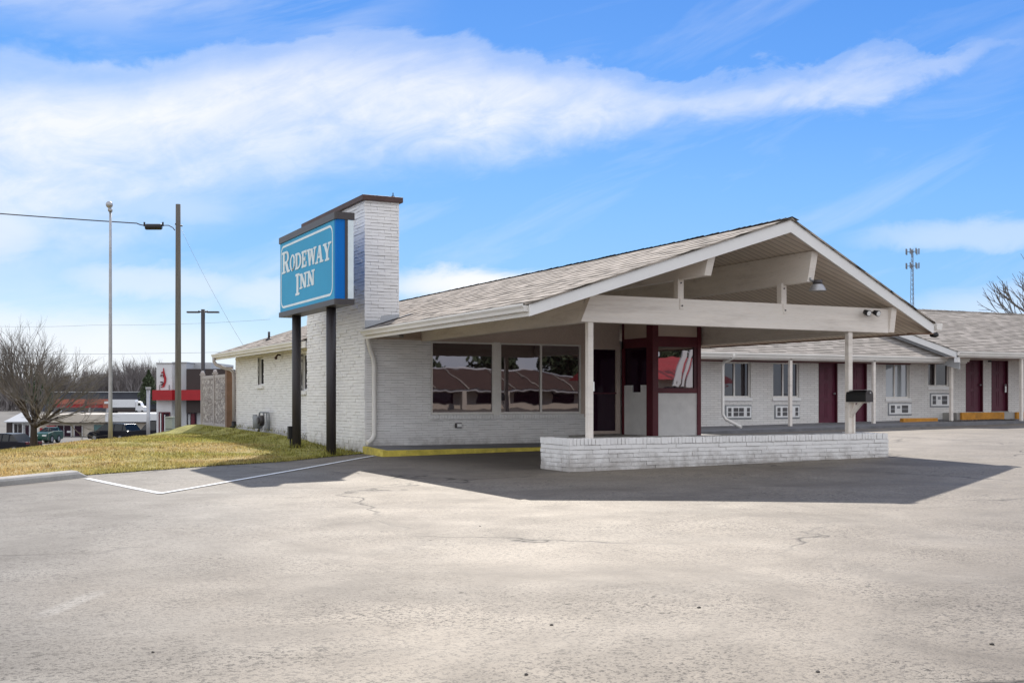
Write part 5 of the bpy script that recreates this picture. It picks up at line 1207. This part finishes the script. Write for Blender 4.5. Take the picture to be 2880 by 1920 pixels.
# ================================================================== SKY AND SUN
SUN_EL, SUN_AZ = R_(35.5), math.atan2(.461, .887)     # azimuth clockwise from +Y
world = bpy.data.worlds.new('World'); scene.world = world; world.use_nodes = True
nt = world.node_tree; bg = nt.nodes['Background']
sky = N(nt, 'ShaderNodeTexSky', sky_type='NISHITA'); sky.sun_disc = False; sky.sun_elevation = SUN_EL; sky.sun_rotation = SUN_AZ
sky.altitude = 100; sky.air_density = 1.0; sky.dust_density = .3; sky.ozone_density = 2.0
tc = N(nt, 'ShaderNodeTexCoord'); dirv = tc.outputs['Generated']
def dot(v):
    n = N(nt, 'ShaderNodeVectorMath', operation='DOT_PRODUCT'); L(nt, dirv, n.inputs[0]); n.inputs[1].default_value = v; return n.outputs['Value']
ax, ay = dot(tuple(RIGHT)), dot(tuple(FWD)); sz = N(nt, 'ShaderNodeSeparateXYZ'); L(nt, dirv, sz.inputs[0])
az = mth(nt, 'ARCTAN2', ax, ay); el = mth(nt, 'ARCSINE', sz.outputs[2])
# clear-sky colour by elevation (deep blue above, pale at the horizon, paler towards the left)
elc = mth(nt, 'ADD', el, mth(nt, 'MULTIPLY', az, .06))
grad = ramp(nt, mth(nt, 'MULTIPLY', elc, 1.6, clamp=True), [(.0, (.80, .905, 1.0)), (.07, (.58, .80, 1.0)), (.17, (.275, .575, 1.0)), (.30, (.20, .49, .98)), (.45, (.115, .365, .93)), (.62, (.075, .28, .82)), (1, (.06, .22, .68))])
K_SKY = 10.6
gradk = mix(nt, 1.0, grad, (K_SKY, K_SKY, K_SKY), 'MULTIPLY')
base = mix(nt, .92, sky.outputs[0], gradk)
# cloud coordinates, stretched along the wind
cmb = N(nt, 'ShaderNodeCombineXYZ'); L(nt, mth(nt, 'MULTIPLY', az, 1.0), cmb.inputs[0]); L(nt, mth(nt, 'MULTIPLY', mth(nt, 'SUBTRACT', el, mth(nt, 'MULTIPLY', az, .12)), 1.9), cmb.inputs[1]); cmb.inputs[2].default_value = 3.7
n_big = noise(nt, cmb.outputs[0], 5.5, 7, .58, .35); n_fine = noise(nt, cmb.outputs[0], 17, 7, .62, .5)
cm2 = N(nt, 'ShaderNodeCombineXYZ'); L(nt, mth(nt, 'MULTIPLY', az, .8), cm2.inputs[0]); L(nt, mth(nt, 'MULTIPLY', mth(nt, 'SUBTRACT', el, mth(nt, 'MULTIPLY', az, .30)), 3.2), cm2.inputs[1]); cm2.inputs[2].default_value = 9.1
n_str = noise(nt, cm2.outputs[0], 6, 6, .6, .6)
ap = mth(nt, 'ADD', az, .5, clamp=True)
cen = ramp(nt, ap, [(0, 0.203), (0.08, 0.21), (0.194, 0.231), (0.32, 0.2585), (0.5, 0.2596), (0.6, 0.252), (0.673, 0.2477), (0.77, 0.262), (0.85, 0.274), (1, 0.28)], 'B_SPLINE')
hwu = ramp(nt, ap, [(0, 0.08), (0.12, 0.066), (0.2, 0.052), (0.33, 0.052), (0.46, 0.048), (0.56, 0.032), (0.673, 0.019), (0.77, 0.028), (0.86, 0.012), (0.95, 0)], 'B_SPLINE')
hwd = ramp(nt, ap, [(0, 0.19), (0.12, 0.165), (0.2, 0.135), (0.33, 0.095), (0.5, 0.066), (0.62, 0.044), (0.7, 0.03), (0.79, 0.03), (0.88, 0.012), (0.96, 0)], 'B_SPLINE')
wob = mth(nt, 'MULTIPLY', mth(nt, 'SUBTRACT', n_big, .5), .075); wob2 = mth(nt, 'MULTIPLY', mth(nt, 'SUBTRACT', n_fine, .5), .035)
e2 = mth(nt, 'ADD', mth(nt, 'SUBTRACT', el, cen), mth(nt, 'ADD', wob, wob2))
upf = mth(nt, 'SUBTRACT', 1, mth(nt, 'DIVIDE', e2, mth(nt, 'ADD', hwu, .001))); dnf = mth(nt, 'ADD', 1, mth(nt, 'DIVIDE', e2, mth(nt, 'ADD', hwd, .001)))
band = mth(nt, 'MULTIPLY', ramp(nt, mth(nt, 'MULTIPLY', upf, .5, clamp=True), [(.0, 0), (.12, .42), (.42, 1)], 'EASE'), ramp(nt, mth(nt, 'MULTIPLY', dnf, .5, clamp=True), [(.0, 0), (.5, .95)], 'EASE'))
band = mth(nt, 'MULTIPLY', band, ramp(nt, n_fine, [(.25, .62), (.6, 1)])); band = mth(nt, 'MULTIPLY', band, ramp(nt, n_str, [(.30, .66), (.58, 1)]))
band = mth(nt, 'MULTIPLY', band, ramp(nt, ap, [(.0, 1), (.5, .92), (.64, .60), (.80, .58), (.90, .22), (.96, 0)]))
wisp = mth(nt, 'MULTIPLY', ramp(nt, n_str, [(.50, 0), (.80, .36)]), ramp(nt, mth(nt, 'MULTIPLY', el, 2.2, clamp=True), [(.0, .9), (.5, .8), (1, .35)]))
wisp = mth(nt, 'MULTIPLY', wisp, ramp(nt, ap, [(.0, 1.25), (.45, .9), (.75, .8), (1, .8)]))
tl = mth(nt, 'MULTIPLY', ramp(nt, ap, [(.08, .62), (.34, .42), (.46, 0)], 'EASE'), mth(nt, 'MULTIPLY', ramp(nt, mth(nt, 'MULTIPLY', el, 2.2, clamp=True), [(.62, 0), (.74, 1)]), ramp(nt, n_str, [(.36, .0), (.62, 1)])))
def puff(a0, e0, ra, re, amt):
    x_ = mth(nt, 'DIVIDE', mth(nt, 'SUBTRACT', az, a0), ra); y_ = mth(nt, 'DIVIDE', mth(nt, 'ADD', mth(nt, 'SUBTRACT', el, e0), mth(nt, 'MULTIPLY', mth(nt, 'SUBTRACT', n_fine, .5), .03)), re)
    r2_ = mth(nt, 'ADD', mth(nt, 'MULTIPLY', x_, x_), mth(nt, 'MULTIPLY', y_, y_))
    return mth(nt, 'MULTIPLY', ramp(nt, r2_, [(.0, 1), (1, 0)], 'EASE'), amt)
pf = [puff(-.435, .134, .07, .035, .7), puff(-.03, .098, .10, .022, .95), puff(-.30, .098, .10, .02, .5), puff(.40, .133, .13, .016, .38), puff(-.42, .035, .24, .05, .75), puff(-.30, .16, .09, .02, .35), puff(-.21, .09, .06, .02, .5), puff(.46, .07, .16, .03, .45)]
cl = mth(nt, 'MAXIMUM', band, mth(nt, 'MAXIMUM', wisp, tl))
for p_ in pf: cl = mth(nt, 'MAXIMUM', cl, p_)
back = mth(nt, 'MULTIPLY', ramp(nt, mth(nt, 'DIVIDE', mth(nt, 'ABSOLUTE', az), 3.2), [(.22, 0), (.40, 1)]), ramp(nt, noise(nt, dirv, 2.2, 6, .6), [(.30, .35), (.55, .92)]))  # unseen clouds behind the camera, added to fill the shaded facade
cl = mth(nt, 'MAXIMUM', cl, back)
cl = mth(nt, 'MULTIPLY', cl, mth(nt, 'GREATER_THAN', sz.outputs[2], -.02), clamp=True)
shade = ramp(nt, n_big, [(.25, (.90 * 10.2, .93 * 10.2, .99 * 10.2)), (.6, (10.1, 10.2, 10.4))])
fill_clouds = mix(nt, back, shade, (13.5, 13.5, 13.7))  # added back clouds made brighter than the visible ones
final = mix(nt, cl, base, fill_clouds)
L(nt, final, bg.inputs[0]); bg.inputs[1].default_value = .10
sun = bpy.data.lights.new('sun', 'SUN'); sun.energy = 5.0; sun.angle = R_(.53); sun.color = (1.0, .93, .84)
so = bpy.data.objects.new('sun', sun); COL.objects.link(so)
sv = Vector((math.sin(SUN_AZ) * math.cos(SUN_EL), math.cos(SUN_AZ) * math.cos(SUN_EL), math.sin(SUN_EL)))
so.rotation_euler = sv.to_track_quat('Z', 'Y').to_euler(); so.location = sv * 60
scene.view_settings.view_transform = 'Standard'; scene.view_settings.look = 'None'; scene.view_settings.exposure = 0; scene.view_settings.gamma = 1
scene.render.engine = 'CYCLES'; scene.cycles.max_bounces = 8; scene.cycles.use_denoising = True; scene.cycles.denoising_prefilter = "ACCURATE"
